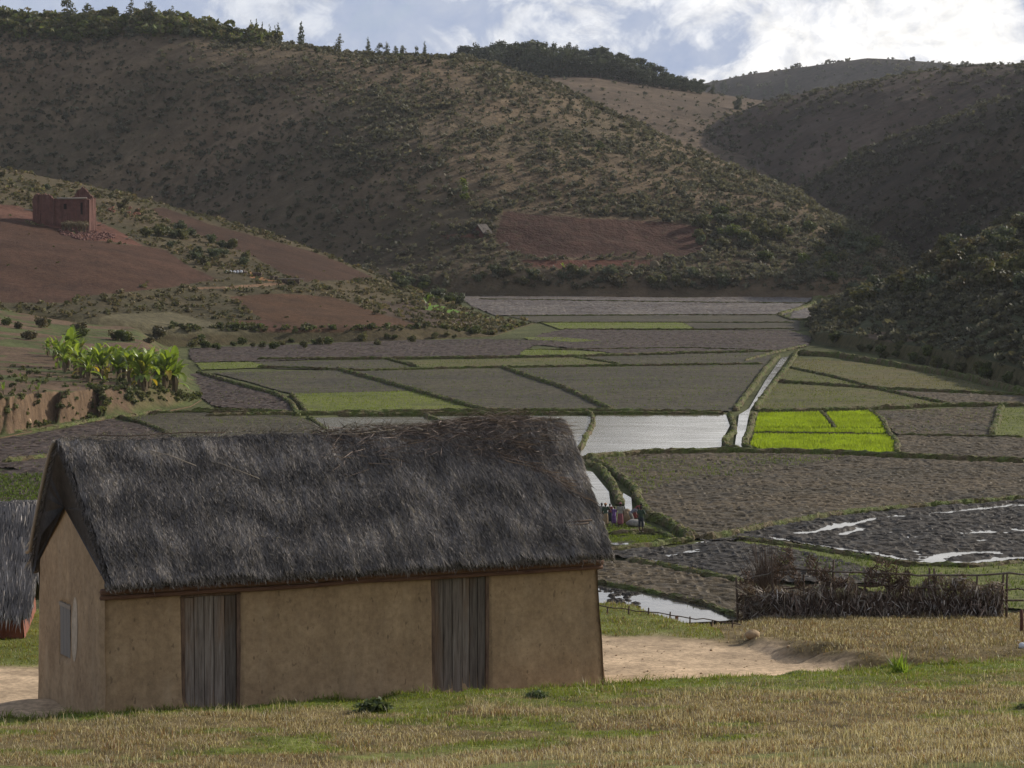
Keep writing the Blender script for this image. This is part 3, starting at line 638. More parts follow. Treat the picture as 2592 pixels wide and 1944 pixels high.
for pts, w, h in [
    (vM([(-900, 1418), (-560, 1412), (0, 1402), (600, 1390), (1500, 1385), (2212, 1396), (2500, 1396)]), 1.3, .45),
    (vM([(-40, 1416), (600, 1408), (1500, 1404), (2212, 1406), (2500, 1404)]), .9, .4),
    (vN([(470, 1392), (900, 1386), (1300, 1368), (1700, 1350), (2050, 1350), (2230, 1345)]), 1.3, .5),
    (vR([(290, 243), (560, 220), (900, 212), (1350, 219), (1700, 236), (2230, 258)]), 1.3, .5),
    (vM([(-560, 1100), (-200, 1110), (60, 1124), (900, 1104), (1040, 1102), (1800, 1092), (2750, 1080)]), .9, .35),
    (vM([(-560, 1050), (300, 1046), (1500, 1032), (2212, 1010), (2820, 1000)]), 1.0, .4),
    (vM([(1040, 1102), (1200, 1160), (1450, 1240), (1620, 1320), (1760, 1384)]), 1.3, .5),
    (vL([(1000, 258), (1150, 296), (1520, 400), (1750, 466), (2040, 546)]), 1.3, .5),
    (vM([(300, 1048), (500, 1098)]), .8, .3), (vM([(1510, 1036), (1800, 1080)]), .8, .3),
    (vL([(50, 280), (350, 370), (600, 434), (690, 490), (735, 560), (740, 580)]), 1.2, .45),
    (vL([(690, 430), (760, 500), (800, 560)]), .9, .35),
    (vL([(0, 536), (180, 536), (700, 552)]), .9, .35), (vL([(-300, 560), (0, 552), (180, 555), (700, 562)]), .8, .35),
    (vL([(800, 580), (840, 600), (930, 665)]), 1.0, .2),
    (vL([(1600, 580), (1700, 612), (1780, 644), (1850, 680)]), 1.1, .45),
    (vR([(310, 40), (345, 60), (345, 90), (320, 140), (300, 180), (285, 205)]), 1.0, .4),
    (vN([(620, 1030), (540, 1110), (440, 1250), (340, 1380)]), 1.2, .45), (vN([(740, 1000), (690, 1090), (590, 1210), (500, 1330), (470, 1376)]), 1.3, .45),
    (vR([(935, 50), (952, 90), (955, 130), (915, 165), (925, 195), (985, 205)]), 1.1, .45),
    (vR([(1040, 52), (1030, 100), (1010, 150), (1000, 185), (1030, 205)]), 1.2, .45),
    (vN([(890, 1390), (945, 1440), (985, 1494)]), .6, .3), (vN([(468, 1528), (1335, 1540)]), .5, .25), (vN([(468, 1499), (1310, 1502)]), .3, .15),
    (vN([(1210, 1388), (1290, 1440), (1330, 1530), (1385, 1590), (1392, 1665)]), 1.1, .45),
    (vN([(2060, 1360), (2040, 1440), (2005, 1545)]), 1.6, .5), (vN([(1390, 1540), (2230, 1556)]), .6, .25),
    (vN([(610, 1195), (1250, 1240), (2230, 1285)]), .8, .4), (vN([(690, 1104), (1000, 1170), (1250, 1240), (1500, 1296), (1750, 1346)]), .7, .35),
    (vN([(740, 1015), (1000, 1030), (1200, 1065), (1330, 1085), (1460, 1110), (1800, 1165), (2230, 1275)]), 1.6, .8),
    (vN([(400, 1060), (620, 1000), (800, 960)]), 1.0, .3),
    (vR([(800, 592), (930, 575), (1150, 532), (1400, 488), (1700, 460), (2230, 418)]), 1.2, .45),
    (vR([(330, 250), (420, 290), (520, 372), (555, 445), (590, 495), (700, 540), (800, 592)]), 1.3, .5),
    (vR([(300, 262), (380, 285), (430, 360), (450, 410), (470, 440)]), 1.3, .45),
    (vR([(560, 505), (640, 510), (730, 565), (770, 598)]), 1.5, .6),
    (vR([(350, 650), (520, 632), (700, 606), (780, 600)]), 1.0, .4),
    (vR([(400, 575), (560, 556), (620, 560), (700, 590)]), 1.0, .3),
    (vR([(930, 590), (1200, 622), (1500, 672), (1700, 706), (2000, 716), (2230, 695)]), 1.2, .35),
    (vR([(480, 684), (700, 722), (1000, 780)]), 1.5, .35),
    (vR([(330, 780), (600, 828), (850, 886), (1000, 945)]), .7, .35),
    (vM([(1080, 768), (2212, 762), (2840, 762)]), .6, .25), (vM([(1260, 812), (2950, 812)]), .5, .25), (vM([(1420, 856), (2300, 856), (2950, 852)]), .5, .25),
    (vM([(880, 660), (2212, 680), (3060, 688)]), .5, .3), (vM([(1180, 990), (2212, 975), (2700, 990)]), .5, .2),
    (vN([(620, 760), (840, 700), (860, 650), (1040, 640)]), 2.2, .5), (vN([(620, 765), (700, 795), (850, 790)]), 1.0, .4),
    ([(0, 1098), (130, 1086), (250, 1062), (310, 1056), (420, 1040)], 1.1, .3), ([(300, 1056), (367, 1074), (440, 1106), (470, 1130)], .8, .35),
    ([(0, 1172), (110, 1160), (240, 1140)], 1.2, .45)]:
    dike(pts, w, h)
P = np.concatenate(DT_P); n = len(P)
o = blades('dike_grass', P, rng.uniform(.05, .20, n), rng.uniform(.04, .09, n), np.where(rng.random((n, 1)) < .7, np.array([[.10, .135, .02]]), np.array([[.15, .12, .05]])) * rng.uniform(.6, 1.4, (n, 1)), till_m, .5)
tag(o, 'tufts of grass growing along the earth dikes', 'grass', kind='stuff')
# ------------------------------------------------------------------ vegetation
def leaf_quads(C, N, size, aspect=1.5):
    n = len(C); N = N / (np.linalg.norm(N, axis=1)[:, None] + 1e-9)
    r = rng.normal(size=(n, 3)); a = np.cross(N, r); a /= np.linalg.norm(a, axis=1)[:, None] + 1e-9; b = np.cross(N, a)
    s = (size * rng.uniform(.6, 1.4, n))[:, None]
    V = np.stack([C - a * s * .5, C + b * s * .5 * aspect, C + a * s * .5, C - b * s * .5 * aspect], 1).reshape(-1, 3)
    return V, np.arange(n * 4).reshape(-1, 4)
def blob_leaves(blobs, n, leaf, cols, outward=.6):
    """n leaf faces spread through the volume of several blobs"""
    w = np.array([b[1][0] * b[1][1] + b[1][2] * b[1][0] for b in blobs]); w = w / w.sum()
    bi = rng.choice(len(blobs), n, p=w); cen = np.array([b[0] for b in blobs])[bi]; rad = np.array([b[1] for b in blobs])[bi]
    d = rng.normal(size=(n, 3)); d /= np.linalg.norm(d, axis=1)[:, None]
    r = rng.uniform(.25, 1.0, n) ** .45; lump = 1 + .22 * np.sin(d[:, 0] * 5 + bi) * np.sin(d[:, 1] * 4 + 2 * bi) + .15 * np.sin(d[:, 2] * 7 + bi * 3)
    C = cen + d * rad * (r * lump)[:, None]
    N = d * outward + rng.normal(size=(n, 3)) * (1 - outward * .5)
    V, Q = leaf_quads(C, N, leaf)
    cols = np.array(cols); bc = rng.integers(0, len(cols), len(blobs)); c = cols[np.where(rng.random(n) < .65, bc[bi], rng.integers(0, len(cols), n))] * rng.uniform(.7, 1.3, (n, 1))
    return V, Q, np.repeat(c, 4, 0)
OLIVE = [(.095, .098, .038), (.125, .118, .046), (.08, .082, .036), (.135, .115, .055)]
GREEN = [(.08, .098, .028), (.115, .13, .034), (.065, .078, .025)]
GREY = [(.095, .108, .062), (.13, .14, .085), (.075, .088, .045)]
BROWNISH = [(.095, .080, .042), (.12, .095, .05), (.075, .07, .035)]
PINE = [(.028, .048, .022), (.040, .060, .026), (.022, .038, .018)]
leaf_m = leafy('shrub_leaves', .3, .6); tree_m = leafy('tree_leaves', .26, .6, spec=.2); scrub_m = leafy('hillside_scrub', .34, .75, vary=0, glow=(1.1, 1.1, .8))
bark, t, b = material('bark'); t.set(b.inputs['Base Color'], t.mix(t.noise(6, 4, .6, t.coord(scale=(1, 1, .2))), (.10, .08, .06), (.22, .19, .16)))

def shrub_meshes(kind, cols, nleaf=620, leaf=.125, k=4, tall=1.0):
    out = []
    for i in range(k):
        bl = [((0, 0, .45 * tall), (.42, .42, .42 * tall))]
        for j in range(6):
            a = rng.uniform(0, 6.28); r = rng.uniform(.2, .5)
            bl.append(((r * math.cos(a), r * math.sin(a), rng.uniform(.2, .75) * tall), tuple(rng.uniform(.2, .34, 2)) + (rng.uniform(.18, .32) * tall,)))
        V, Q, C = blob_leaves(bl, nleaf, leaf, cols)
        V[:, 2] = np.maximum(V[:, 2], -.05)
        st = MB()
        for j in range(4):
            a = rng.uniform(0, 6.28); st.tube([(0, 0, -.1), (.12 * math.cos(a), .12 * math.sin(a), .3), (.35 * math.cos(a), .35 * math.sin(a), .7 * tall)], [.03, .022, .008], 5)
        out.append((mesh_np('foliage', V, Q, leaf_m, False, C, data_only=True), st.build('stem', bark, data_only=True)))
    return out
SH = {'olive': shrub_meshes('olive', OLIVE), 'green': shrub_meshes('green', GREEN), 'grey': shrub_meshes('grey', GREY), 'dry': shrub_meshes('dry', BROWNISH)}
def put_shrub(kind, p, size, label, group, h=None, name='shrub', cat='shrub'):
    fo, st = SH[kind][rng.integers(len(SH[kind]))]
    t_ = thing(name, label, cat, (p[0], p[1], p[2] - .05), rng.uniform(0, 6.28), group)
    t_.scale = (size, size, (h or size) * rng.uniform(.85, 1.15))
    inst('foliage', fo, t_); inst('stem', st, t_); return t_

# individual shrubs, zone by zone: (label, group, kinds, count, polygon in the photo, size range)
def scatter_px(poly, n, mind=0.0):
    P = np.array(poly); out = []; tries = 0
    while len(out) < n and tries < n * 30:
        tries += 1; x = rng.uniform(P[:, 0].min(), P[:, 0].max()); y = rng.uniform(P[:, 1].min(), P[:, 1].max())
        if not inpoly(np.array([x]), np.array([y]), poly)[0]: continue
        if mind and any(abs(x - a) < mind and abs(y - b_) < mind * .6 for a, b_ in out): continue
        out.append((x, y))
    return out
def surf(poly, n, mind=0):
    return [hit(x, y, 200) for x, y in scatter_px(poly, n, mind)]
for lab, grp, kinds, n, poly, (s0, s1), mind in [
    ('leafy olive bush on the dark overgrown slope at the right edge of the valley', 'bushes on the right slope', ['olive', 'dry', 'olive', 'grey'], 74,
     vN([(1010, 560), (1200, 480), (1500, 380), (1800, 240), (2000, 150), (2212, 60), (2300, 40), (2300, 560), (2212, 620), (1700, 640), (1300, 700), (1000, 840), (960, 760), (1060, 640)]), (3.2, 6.0), 10),
    ('dark bush in the hedge along the foot of the right slope', 'bushes along the foot of the right slope', ['green', 'olive'], 20,
     vN([(900, 930), (1040, 900), (1100, 960), (1500, 1010), (1900, 1100), (2212, 1190), (2212, 1250), (1700, 1120), (1100, 1010)]), (1.6, 3.0), 8),
    ('bushy green shrub on the lower right end of the central hill', 'shrubs on the lower end of the central hill', ['olive', 'green', 'grey', 'olive'], 46,
     vN([(60, 180), (400, 90), (800, 150), (1100, 240), (1400, 330), (1080, 430), (1000, 600), (850, 540), (400, 400), (120, 330)]), (3.0, 5.6), 10),
    ('dark bush of the hedge on the bank below the central red field', 'bushes on the bank below the central red field', ['olive', 'dry', 'grey'], 30,
     vH([(120, 560), (560, 570), (900, 560), (1500, 540), (2000, 560), (2300, 620), (2300, 690), (1500, 650), (900, 650), (150, 660)]), (2.2, 4.4), 12),
    ('grey green bush of the thicket right of the red ruin', 'thicket right of the red ruin', ['grey', 'olive', 'grey'], 24,
     vA([(880, 480), (1100, 450), (1400, 520), (1560, 590), (1670, 680), (1500, 720), (1250, 690), (1100, 580), (930, 540)]), (2.2, 3.6), 9),
    ('olive bush on the brushy bank between the left spur and the paddies', 'bushes on the bank below the left spur', ['green', 'olive'], 26,
     [(470, 868), (700, 868), (1000, 858), (1240, 838), (1240, 850), (1000, 872), (700, 884), (470, 888)], (1.2, 2.4), 10),
    ('yellow green bush at the tip of the left spur', 'bushes at the tip of the left spur', ['green', 'grey'], 14,
     vM([(300, 540), (430, 510), (560, 560), (650, 640), (740, 660), (760, 710), (640, 690), (500, 650), (330, 600)]), (2.2, 4.2), 6),
    ('dark scrubby bush behind the banana plants', 'bushes behind the bananas', ['olive', 'dry', 'green'], 14,
     vB([(0, 120), (200, 110), (560, 200), (1000, 250), (1700, 290), (2100, 250), (2100, 330), (1400, 360), (900, 330), (300, 330), (0, 330)]), (1.8, 3.2), 10),
    ('scrubby bush on the grassy crest left of the red ruin', 'bushes on the crest by the red ruin', ['olive', 'grey', 'dry'], 8,
     vA([(0, 100), (250, 150), (420, 210), (560, 200), (800, 270), (950, 330), (900, 370), (620, 330), (200, 290), (0, 250)]), (1.6, 2.8), 8),
]:
    for p in surf(poly, n, mind): put_shrub(kinds[rng.integers(len(kinds))], p, rng.uniform(s0, s1) * .62, lab, grp)

# the countless smaller scrub of the hillsides, one object per hill
SCR = [(.105, .100, .062), (.12, .112, .070), (.095, .090, .056), (.115, .10, .066), (.135, .126, .082), (.088, .082, .054)]
SCRD = [tuple(v * .85 for v in c) for c in SCR]
def scrub_field(name, label, hill, n, x0, x1, d0, d1, size, cols, dens=None, nl=26, leaf=.36):
    tem = []
    for k in range(10):
        bl = [((0, 0, .3), (.5, .5, .36))] + [((rng.uniform(-.4, .4), rng.uniform(-.4, .4), rng.uniform(.2, .6)), (.3, .3, .25)) for _ in range(3)]
        V, Q, C = blob_leaves(bl, nl, leaf, cols); tem.append((V, C))
    d = rng.uniform(d0, d1, n); px = rng.uniform(x0, x1, n); X = (px - CX) / F * d
    db, _ = hill.foot(px); dc, _ = hill.crest(px); ok = (d > db + 3) & (d < dc + 25)
    Z = hill.z(X, d); a, b_ = project(X, d, Z); ok &= b_ > -60
    if dens is not None: ok &= rng.random(n) < dens(a, b_, X, d)
    X, d, Z = X[ok], d[ok], Z[ok]; m = len(X); s = np.clip(rng.lognormal(0, .5, m), .45, 2.2) * size; th = rng.uniform(0, 6.28, m); ti = rng.integers(0, 10, m)
    Vs, Cs = [], []
    for k in range(10):
        j = np.where(ti == k)[0]; V, C = tem[k]; c, sn = np.cos(th[j]), np.sin(th[j])
        x = V[None, :, 0] * c[:, None] - V[None, :, 1] * sn[:, None]; y = V[None, :, 0] * sn[:, None] + V[None, :, 1] * c[:, None]
        Vs.append(np.stack([x * s[j, None] + X[j, None], y * s[j, None] + d[j, None], V[None, :, 2] * s[j, None] * .9 + Z[j, None]], -1).reshape(-1, 3))
        Cs.append((C[None] * rng.uniform(.65, 1.4, (len(j), 1, 1))).reshape(-1, 3))
    V = np.concatenate(Vs); o = mesh_np(name, V, np.arange(len(V)).reshape(-1, 4), scrub_m, False, np.concatenate(Cs))
    return tag(o, label, 'scrub', kind='stuff')
mf = [vH([(455, 40), (700, 60), (1000, 90), (1500, 115), (1800, 135), (2050, 160), (2110, 335), (1900, 420), (1500, 405), (1000, 425), (650, 415), (430, 320), (395, 250)]),
      vH([(600, 440), (1640, 435), (1850, 470), (900, 505), (650, 490)])]
def mdens(a, b_, X, Y):
    d = .20 + .46 * sst(-.3, .4, fbm(X / 18, Y / 18, 4, 501))
    d = d + .35 * sst(1300, 1900, a) * sst(350, 560, b_) - .3 * sst(150, 60, b_) * sst(900, 300, a)
    d = d * (1 - .55 * np.exp(-(((a - 450) / 220) ** 2 + ((b_ - 330) / 130) ** 2)))
    d = np.where(inpoly(a, b_, v3([(0, 1240), (250, 1235), (600, 1290), (900, 1420), (500, 1370), (100, 1310)])), d * .45, d)
    for p in mf: d = np.where(inpoly(a, b_, p), 0, d)
    return d
scrub_field('hillside_scrub', 'countless small shrubs dotting the dry central hill', MAIN, 90000, -380, 2330, 642, 1000, .92, SCR, mdens, 24, .30)
scrub_field('hillside_scrub', 'countless small shrubs on the far right hill', EAST, 16000, 1440, 2900, 800, 1400, 1.25, SCRD, lambda a, b_, X, Y: .3 + .6 * sst(-.2, .4, fbm(X / 40, Y / 40, 4, 502)))
scrub_field('hillside_scrub', 'countless small shrubs on the dark spur of the right hill', EASTF, 14000, 1950, 2900, 620, 1030, 1.15, SCRD, lambda a, b_, X, Y: .35 + .6 * sst(-.2, .4, fbm(X / 30, Y / 30, 4, 503)))
scrub_field('hillside_scrub', 'low weeds and scrub on the grassy parts of the left spur', SPUR, 17000, -300, 1330, 425, 640, .55, OLIVE + BROWNISH + [(.15, .135, .055), (.17, .13, .07)], lambda a, b_, X, Y: np.where(sum(inpoly(a, b_, z[0]) for z in spur_zones[:7]) > 0, .006, .25 + .5 * sst(-.2, .3, fbm(X / 9, Y / 9, 3, 504))), 26, .34)
scrub_field('hillside_scrub', 'tangled undergrowth between the bushes of the right slope', NEAR, 14000, 2040, 2900, 300, 530, .85, SCR, lambda a, b_, X, Y: np.where(b_ > 800, .3, .95), 46, .28)
scrub_field('hillside_scrub', 'dark scrub on the far hill', FAR, 5000, 1100, 3000, 2300, 2900, 2.6, SCRD, lambda a, b_, X, Y: .3 + .7 * (fbm(X / 70, Y / 70, 4, 508) > -.05))
scrub_field('hillside_scrub', 'sparse bushes on the pale field below the distant wood', BACK, 2600, 1150, 2200, 1000, 1420, 1.0, SCR, lambda a, b_, X, Y: .3 + .5 * sst(270, 320, b_))

def hedge(a, b_, X, Y):
    dc, _ = MAIN.crest(a); return (np.abs(Y - dc + 8) < 15) * np.where(a < 540, 1.0, .55) * (.55 + .6 * (fbm(X / 14, Y / 30, 3, 505) > -.1))
scrub_field('skyline_scrub', 'continuous hedge of leafy scrub along the top left skyline', MAIN, 5200, -200, 690, 700, 960, 2.7, GREEN + OLIVE, hedge, 100, .2)
scrub_field('bank_scrub', 'tangled weeds and brush along the foot of the left spur', SPUR, 9000, 420, 1345, 432, 520, .62, GREEN + OLIVE, lambda a, b_, X, Y: (Y - SPUR.foot(a)[0] < 5.5) * (.35 + .9 * (fbm(X / 4, Y / 9, 3, 506) > -.15)), 40, .3)
def tdens(a, b_, X, Y):
    s = Y - TERR.foot(a)[0]; edge = np.exp(-((s - 3.6) / 1.4) ** 2) * .8 + (a > 225) * (s < 7.5) * 1.0 + (s < 1.5) * .35
    return np.where(a > 520, 0, np.clip(edge, 0, 1) * (.25 + .8 * (fbm(X / 1.8, Y / 3, 3, 507) > -.1)) + .03)
scrub_field('bank_scrub', 'rough grass and weeds hanging over the eroded earth bank', TERR, 9000, -60, 530, 264, 330, .38, GREEN + OLIVE + [(.14, .15, .045)], tdens, 40, .3)
# trees: crown and trunk, each tree an object of its own
def tree_mesh(h, w, kind, cols, n=420, leaf=.5, trunk_h=.3):
    bl = []
    if kind == 'round':
        for j in range(9):
            a = rng.uniform(0, 6.28); z = rng.uniform(trunk_h, .92); r = .5 * w * rng.uniform(.2, .62) * math.sin(math.pi * min(1, max(.15, (z - trunk_h * .6) / (1 - trunk_h * .6)))) ** .5
            bl.append(((r * math.cos(a), r * math.sin(a), z * h), (w * rng.uniform(.2, .3), w * rng.uniform(.2, .3), h * rng.uniform(.10, .17))))
        bl.append(((0, 0, h * .9), (w * .2, w * .2, h * .1)))
    elif kind == 'tall':
        for j in range(10):
            z = trunk_h + (1 - trunk_h) * (j + .5) / 10; rr = w * (.34 * math.sin(math.pi * (0.15 + .8 * (z - trunk_h) / (1 - trunk_h))) + .05); a = rng.uniform(0, 6.28)
            bl.append(((rr * .6 * math.cos(a), rr * .6 * math.sin(a), z * h), (rr, rr, h * .085)))
    else:
        for j in range(11):
            z = .10 + .88 * j / 10; rr = w * .5 * (1 - z) ** .85 + .05 * w; bl.append(((rng.normal(0, .05 * w), rng.normal(0, .05 * w), z * h), (rr, rr, h * .055)))
    V, Q, C = blob_leaves(bl, n, leaf, cols)
    tr = MB(); tr.tube([(0, 0, -.6), (.05, .02, h * .3), (.02 * h * rng.normal(), .02 * h * rng.normal(), h * .62), (0, 0, h * .86)], [h * .022, h * .017, h * .010, h * .004], 6)
    for j in range(4):
        a = rng.uniform(0, 6.28); z = h * rng.uniform(trunk_h, .7); tr.tube([(0, 0, z), (w * .18 * math.cos(a), w * .18 * math.sin(a), z + h * .08), (w * .36 * math.cos(a), w * .36 * math.sin(a), z + h * .13)], [h * .009, h * .006, h * .003], 5)
    return mesh_np('crown', V, Q, tree_m, False, C, data_only=True), tr.build('trunk', bark, data_only=True)
def put_tree(meshes, p, label, group=None, s=1.0, name='tree', wide=1.0):
    cr, tr = meshes; t_ = thing(name, label, 'tree', (p[0], p[1], p[2] - .2), rng.uniform(0, 6.28), group); t_.scale = (s * wide, s * wide, s)
    inst('crown', cr, t_); inst('trunk', tr, t_); return t_
EUC = [(.050, .062, .034), (.066, .078, .042), (.042, .052, .03), (.078, .086, .048)]
FT = [tree_mesh(16, 11.5, 'round', EUC, 1500, .75, .02) for _ in range(5)] + [tree_mesh(18, 9.5, 'tall', EUC, 1300, .7, .02) for _ in range(3)]
topx = [1130, 1161, 1190, 1227, 1317, 1423, 1489, 1514, 1544, 1606, 1649, 1684, 1728, 1760, 1790]
topy = [150, 112, 116, 104, 102, 107, 119, 115, 134, 143, 161, 179, 196, 208, 220]
for row in range(3):
    px = 1136.0 + row * 5
    while px < 1775:
        d = 1380 + row * 15 + rng.normal(0, 3); X = (px - CX) / F * d; g = float(ground(X, d))
        target = float(z_at(np.interp(px, topx, topy) + rng.uniform(-4, 16) + (0 if row else 12), d)); hh = max(6.0, target - g)
        i = rng.integers(0, 8); base = 16 if i < 5 else 18
        put_tree(FT[i], (X, d, g), 'dark eucalyptus tree in the dense wood on the skyline ridge', 'wood on the skyline ridge', hh / base, 'eucalyptus_tree', min(1.6, 1.05 * base / hh if hh < 12 else 1.05))
        px += rng.uniform(15, 23)
CON = [tree_mesh(9, 3.4, 'cone', [(.07, .085, .045), (.10, .11, .06)], 500, .42) for _ in range(2)]
RND = [tree_mesh(8, 5.5, 'round', [(.08, .088, .045), (.11, .11, .06)], 620, .42, .12) for _ in range(3)]
TAL = [tree_mesh(9, 4, 'tall', [(.09, .095, .055), (.12, .12, .07)], 460, .42, .06) for _ in range(2)]
def sky_tree(pxy, top, meshes, label, group=None, d=None, base=9.0, name='tree', wide=1.0):
    px, py = pxy
    if d is None:
        p = hit(px, py, 200)
    else:
        X = (px - CX) / F * d; p = np.array([X, d, float(ground(X, d))])
    h = float(z_at(top, p[1])) - p[2]; put_tree(meshes, p, label, group, h / base, name, wide)
def crest_at(px, hill, off=-6): return float(hill.crest(px)[0]) + off
for px, top, m, base, lab in [
    (180, -6, RND[0], 8, 'tall round tree on the top left skyline, crown cut by the frame'),
    (226, 6, RND[1], 8, 'rounded dark tree right of the tall one on the top left skyline'),
    (338, -4, TAL[0], 9, 'slim feathery tree standing up from the scrub of the left skyline'),
    (385, 0, RND[2], 8, 'broad round tree on the left skyline right of the slim feathery one'),
    (440, 14, TAL[1], 9, 'small pointed tree at the right end of the leafy left skyline'),
    (765, 54, CON[0], 9, 'tallest conifer on the sloping skyline of the central hill'),
    (708, 56, CON[1], 9, 'smaller conifer just left of the tallest skyline conifer'),
    (862, 84, TAL[0], 9, 'grey green tree on the descending skyline right of the tall conifer'),
    (934, 92, CON[1], 9, 'narrow upright tree standing alone at the middle of the skyline'),
    (962, 108, RND[0], 8, 'low bushy tree of the skyline pair, left of the gap'), (980, 104, TAL[1], 9, 'pale upright tree of the skyline pair, left of the gap'),
    (1002, 114, RND[1], 8, 'rounded pale tree on the skyline before the dark wood'), (1020, 112, RND[2], 8, 'small dark tree on the skyline between two pale ones'),
    (1055, 116, RND[0], 8, 'round grey tree left of the narrow skyline conifer'), (1076, 104, CON[0], 9, 'narrow conifer nearest the dark wood on the skyline')]:
    sky_tree((px, 0), top, m, lab, None, crest_at(px, MAIN, -8 if px < 600 else -3), base)
for k in range(44):
    px = rng.uniform(-40, 640) if k < 36 else rng.uniform(800, 1240); d = crest_at(px, MAIN, rng.uniform(-26, 2)); X = (px - CX) / F * d
    put_shrub(['olive', 'green', 'grey'][rng.integers(3)], (X, d, float(ground(X, d))), (rng.uniform(2.0, 3.4) if px < 560 else rng.uniform(1.2, 2.2)), 'leafy bush in the hedge of scrub along the top left skyline', 'bushes along the left skyline')
for k, (px, top) in enumerate([(640, 52), (652, 48), (668, 57), (686, 61), (700, 66)]):
    d = 1330.0; X = (px - CX) / F * d; g = float(z_at(92 + (px - 640) * .2, d)) - 6
    put_tree(CON[k % 2], (X, d, g), 'bluish dark tree peeping over the left skyline from beyond', 'far trees beyond the left skyline', (float(z_at(top, d)) - g) / 9, 'tree', .7)
for px, py, top, m, base, lab in [
    (1833, 240, 203, FT[0], 16, 'largest round tree by the lower end of the distant wood'), (1806, 238, 214, FT[1], 16, 'lower round tree touching the left of the largest one by the distant wood'),
    (1890, 245, 217, FT[2], 16, 'small round tree standing alone right of the distant wood'),
    (1936, 246, 226, FT[3], 16, 'left tree of the leafy clump in the saddle'), (1954, 248, 228, FT[4], 16, 'right tree of the leafy clump in the saddle'),
    (1990, 244, 202, CON[0], 9, 'tall dark tree standing against the far hill'), (1869, 278, 241, FT[1], 16, 'pale tree standing in the brown field below the wood'),
    (1911, 332, 314, CON[1], 9, 'small dark conifer on the upper right hillside'), (2150, 415, 366, CON[0], 9, 'conifer on the ridge line of the right spur'),
    (2430, 162, 153, RND[0], 8, 'flat topped tree on the right skyline'), (2246, 164, 155, RND[1], 8, 'tiny shrubby tree on the far right ridge')]:
    dd = crest_at(px, EAST, -4) if px > 2400 else None
    sky_tree((px, py), top, m, lab, None, dd, base, wide=1.2)
YT = tree_mesh(8, 4.6, 'round', [(.20, .23, .03), (.15, .18, .03), (.10, .13, .03)], 420, .5, .2)
sky_tree((1176, 512), 452, YT, 'yellow green tree standing out on the slope above the small hut', None, None, 8.0)
DT = tree_mesh(7, 5.5, 'round', [(.08, .10, .028), (.06, .08, .025)], 360, .5, .15)
for px, py, top, lab in [(1516, 385, 352, 'dark green tree high on the lit shoulder of the central hill'), (745, 848, 822, 'dark rounded bush tree on the bank below the left red field')]:
    sky_tree((px, py), top, DT, lab, None, None, 7.0)
# roadside-like scrub of grassy terrace edge
SPURTREE = [((1000, 790), 775)]

# ------------------------------------------------------------------ banana plants
ban_m = leafy('banana_leaf', .5, .28, vary=.2, spec=.8)
ban_s, t, b = material('banana_stem'); t.set(b.inputs['Base Color'], t.mix(t.noise(5, 4, .6, t.coord(scale=(1, 1, .25))), (.10, .075, .045), (.20, .15, .085)))
def banana(h, nleaf, spread=1.0, young=False):
    lf = MB()
    for k in range(nleaf):
        a = 2.4 * k + rng.normal(0, .3); el = rng.uniform(.85, 1.42) if k < nleaf * .72 else rng.uniform(.1, .7)
        L = h * rng.uniform(.38, .60) * spread; w = L * rng.uniform(.12, .17); n = 9; s = np.linspace(0, 1, n)
        droop = rng.uniform(.25, .7) if el > .7 else rng.uniform(.8, 1.3); ang = el - droop * s ** 1.6 * 1.5
        x = np.cumsum(np.cos(ang)) / n * L; z = np.cumsum(np.sin(ang)) / n * L + h * rng.uniform(.16, .52)
        pw = w * np.clip(np.sin(math.pi * (s * .9 + .08)) ** .6, .05, 1) * (s > .1) + .02
        side = np.array([-math.sin(a), math.cos(a), 0]); mid = np.stack([x * math.cos(a), x * math.sin(a), z], 1)
        lift = np.array([0, 0, 1.0]) * (pw * rng.uniform(.2, .55))[:, None]; tat = 1 + rng.normal(0, .12, (n, 1)); tat2 = 1 + rng.normal(0, .12, (n, 1))
        V = np.stack([mid + side * pw[:, None] * tat + lift, mid, mid - side * pw[:, None] * tat2 + lift], 1).reshape(-1, 3)
        c = np.array([(.165, .225, .032), (.22, .28, .036), (.13, .18, .03), (.29, .28, .045)][rng.choice(4, p=[.4, .3, .2, .1])]) * rng.uniform(.8, 1.2)
        if el < .4 and not young and rng.random() < .35: c = np.array([.36, .26, .03])
        lf.add(V, grid_faces(n, 3), None, c)
    st = MB(); st.tube([(0, 0, -.2), (.02, .01, h * .2), (rng.normal(0, .03), rng.normal(0, .03), h * .52)], [h * .055, h * .045, h * .025], 8)
    if not young:
        for k in range(5):                             # dead leaves hanging round the stem
            a = rng.uniform(0, 6.28); r = h * .055; P0 = np.array([r * math.cos(a), r * math.sin(a), h * .42]); sd = np.array([-math.sin(a), math.cos(a), 0]) * .12
            V = [P0 - sd, P0 + sd, P0 * [1.8, 1.8, .5] + sd * 1.3, P0 * [1.8, 1.8, .5] - sd * 1.3, P0 * [1.5, 1.5, .05] + sd * .6, P0 * [1.5, 1.5, .05] - sd * .6]
            st.add(V, [(0, 1, 2, 3), (3, 2, 4, 5)])
    return lf.build('leaf_crown', ban_m, data_only=True), st.build('stem', ban_s, data_only=True)
BAN = [banana(4.4, 20) for _ in range(6)]; YB = [banana(1.8, 4, 1.0, True) for _ in range(3)]
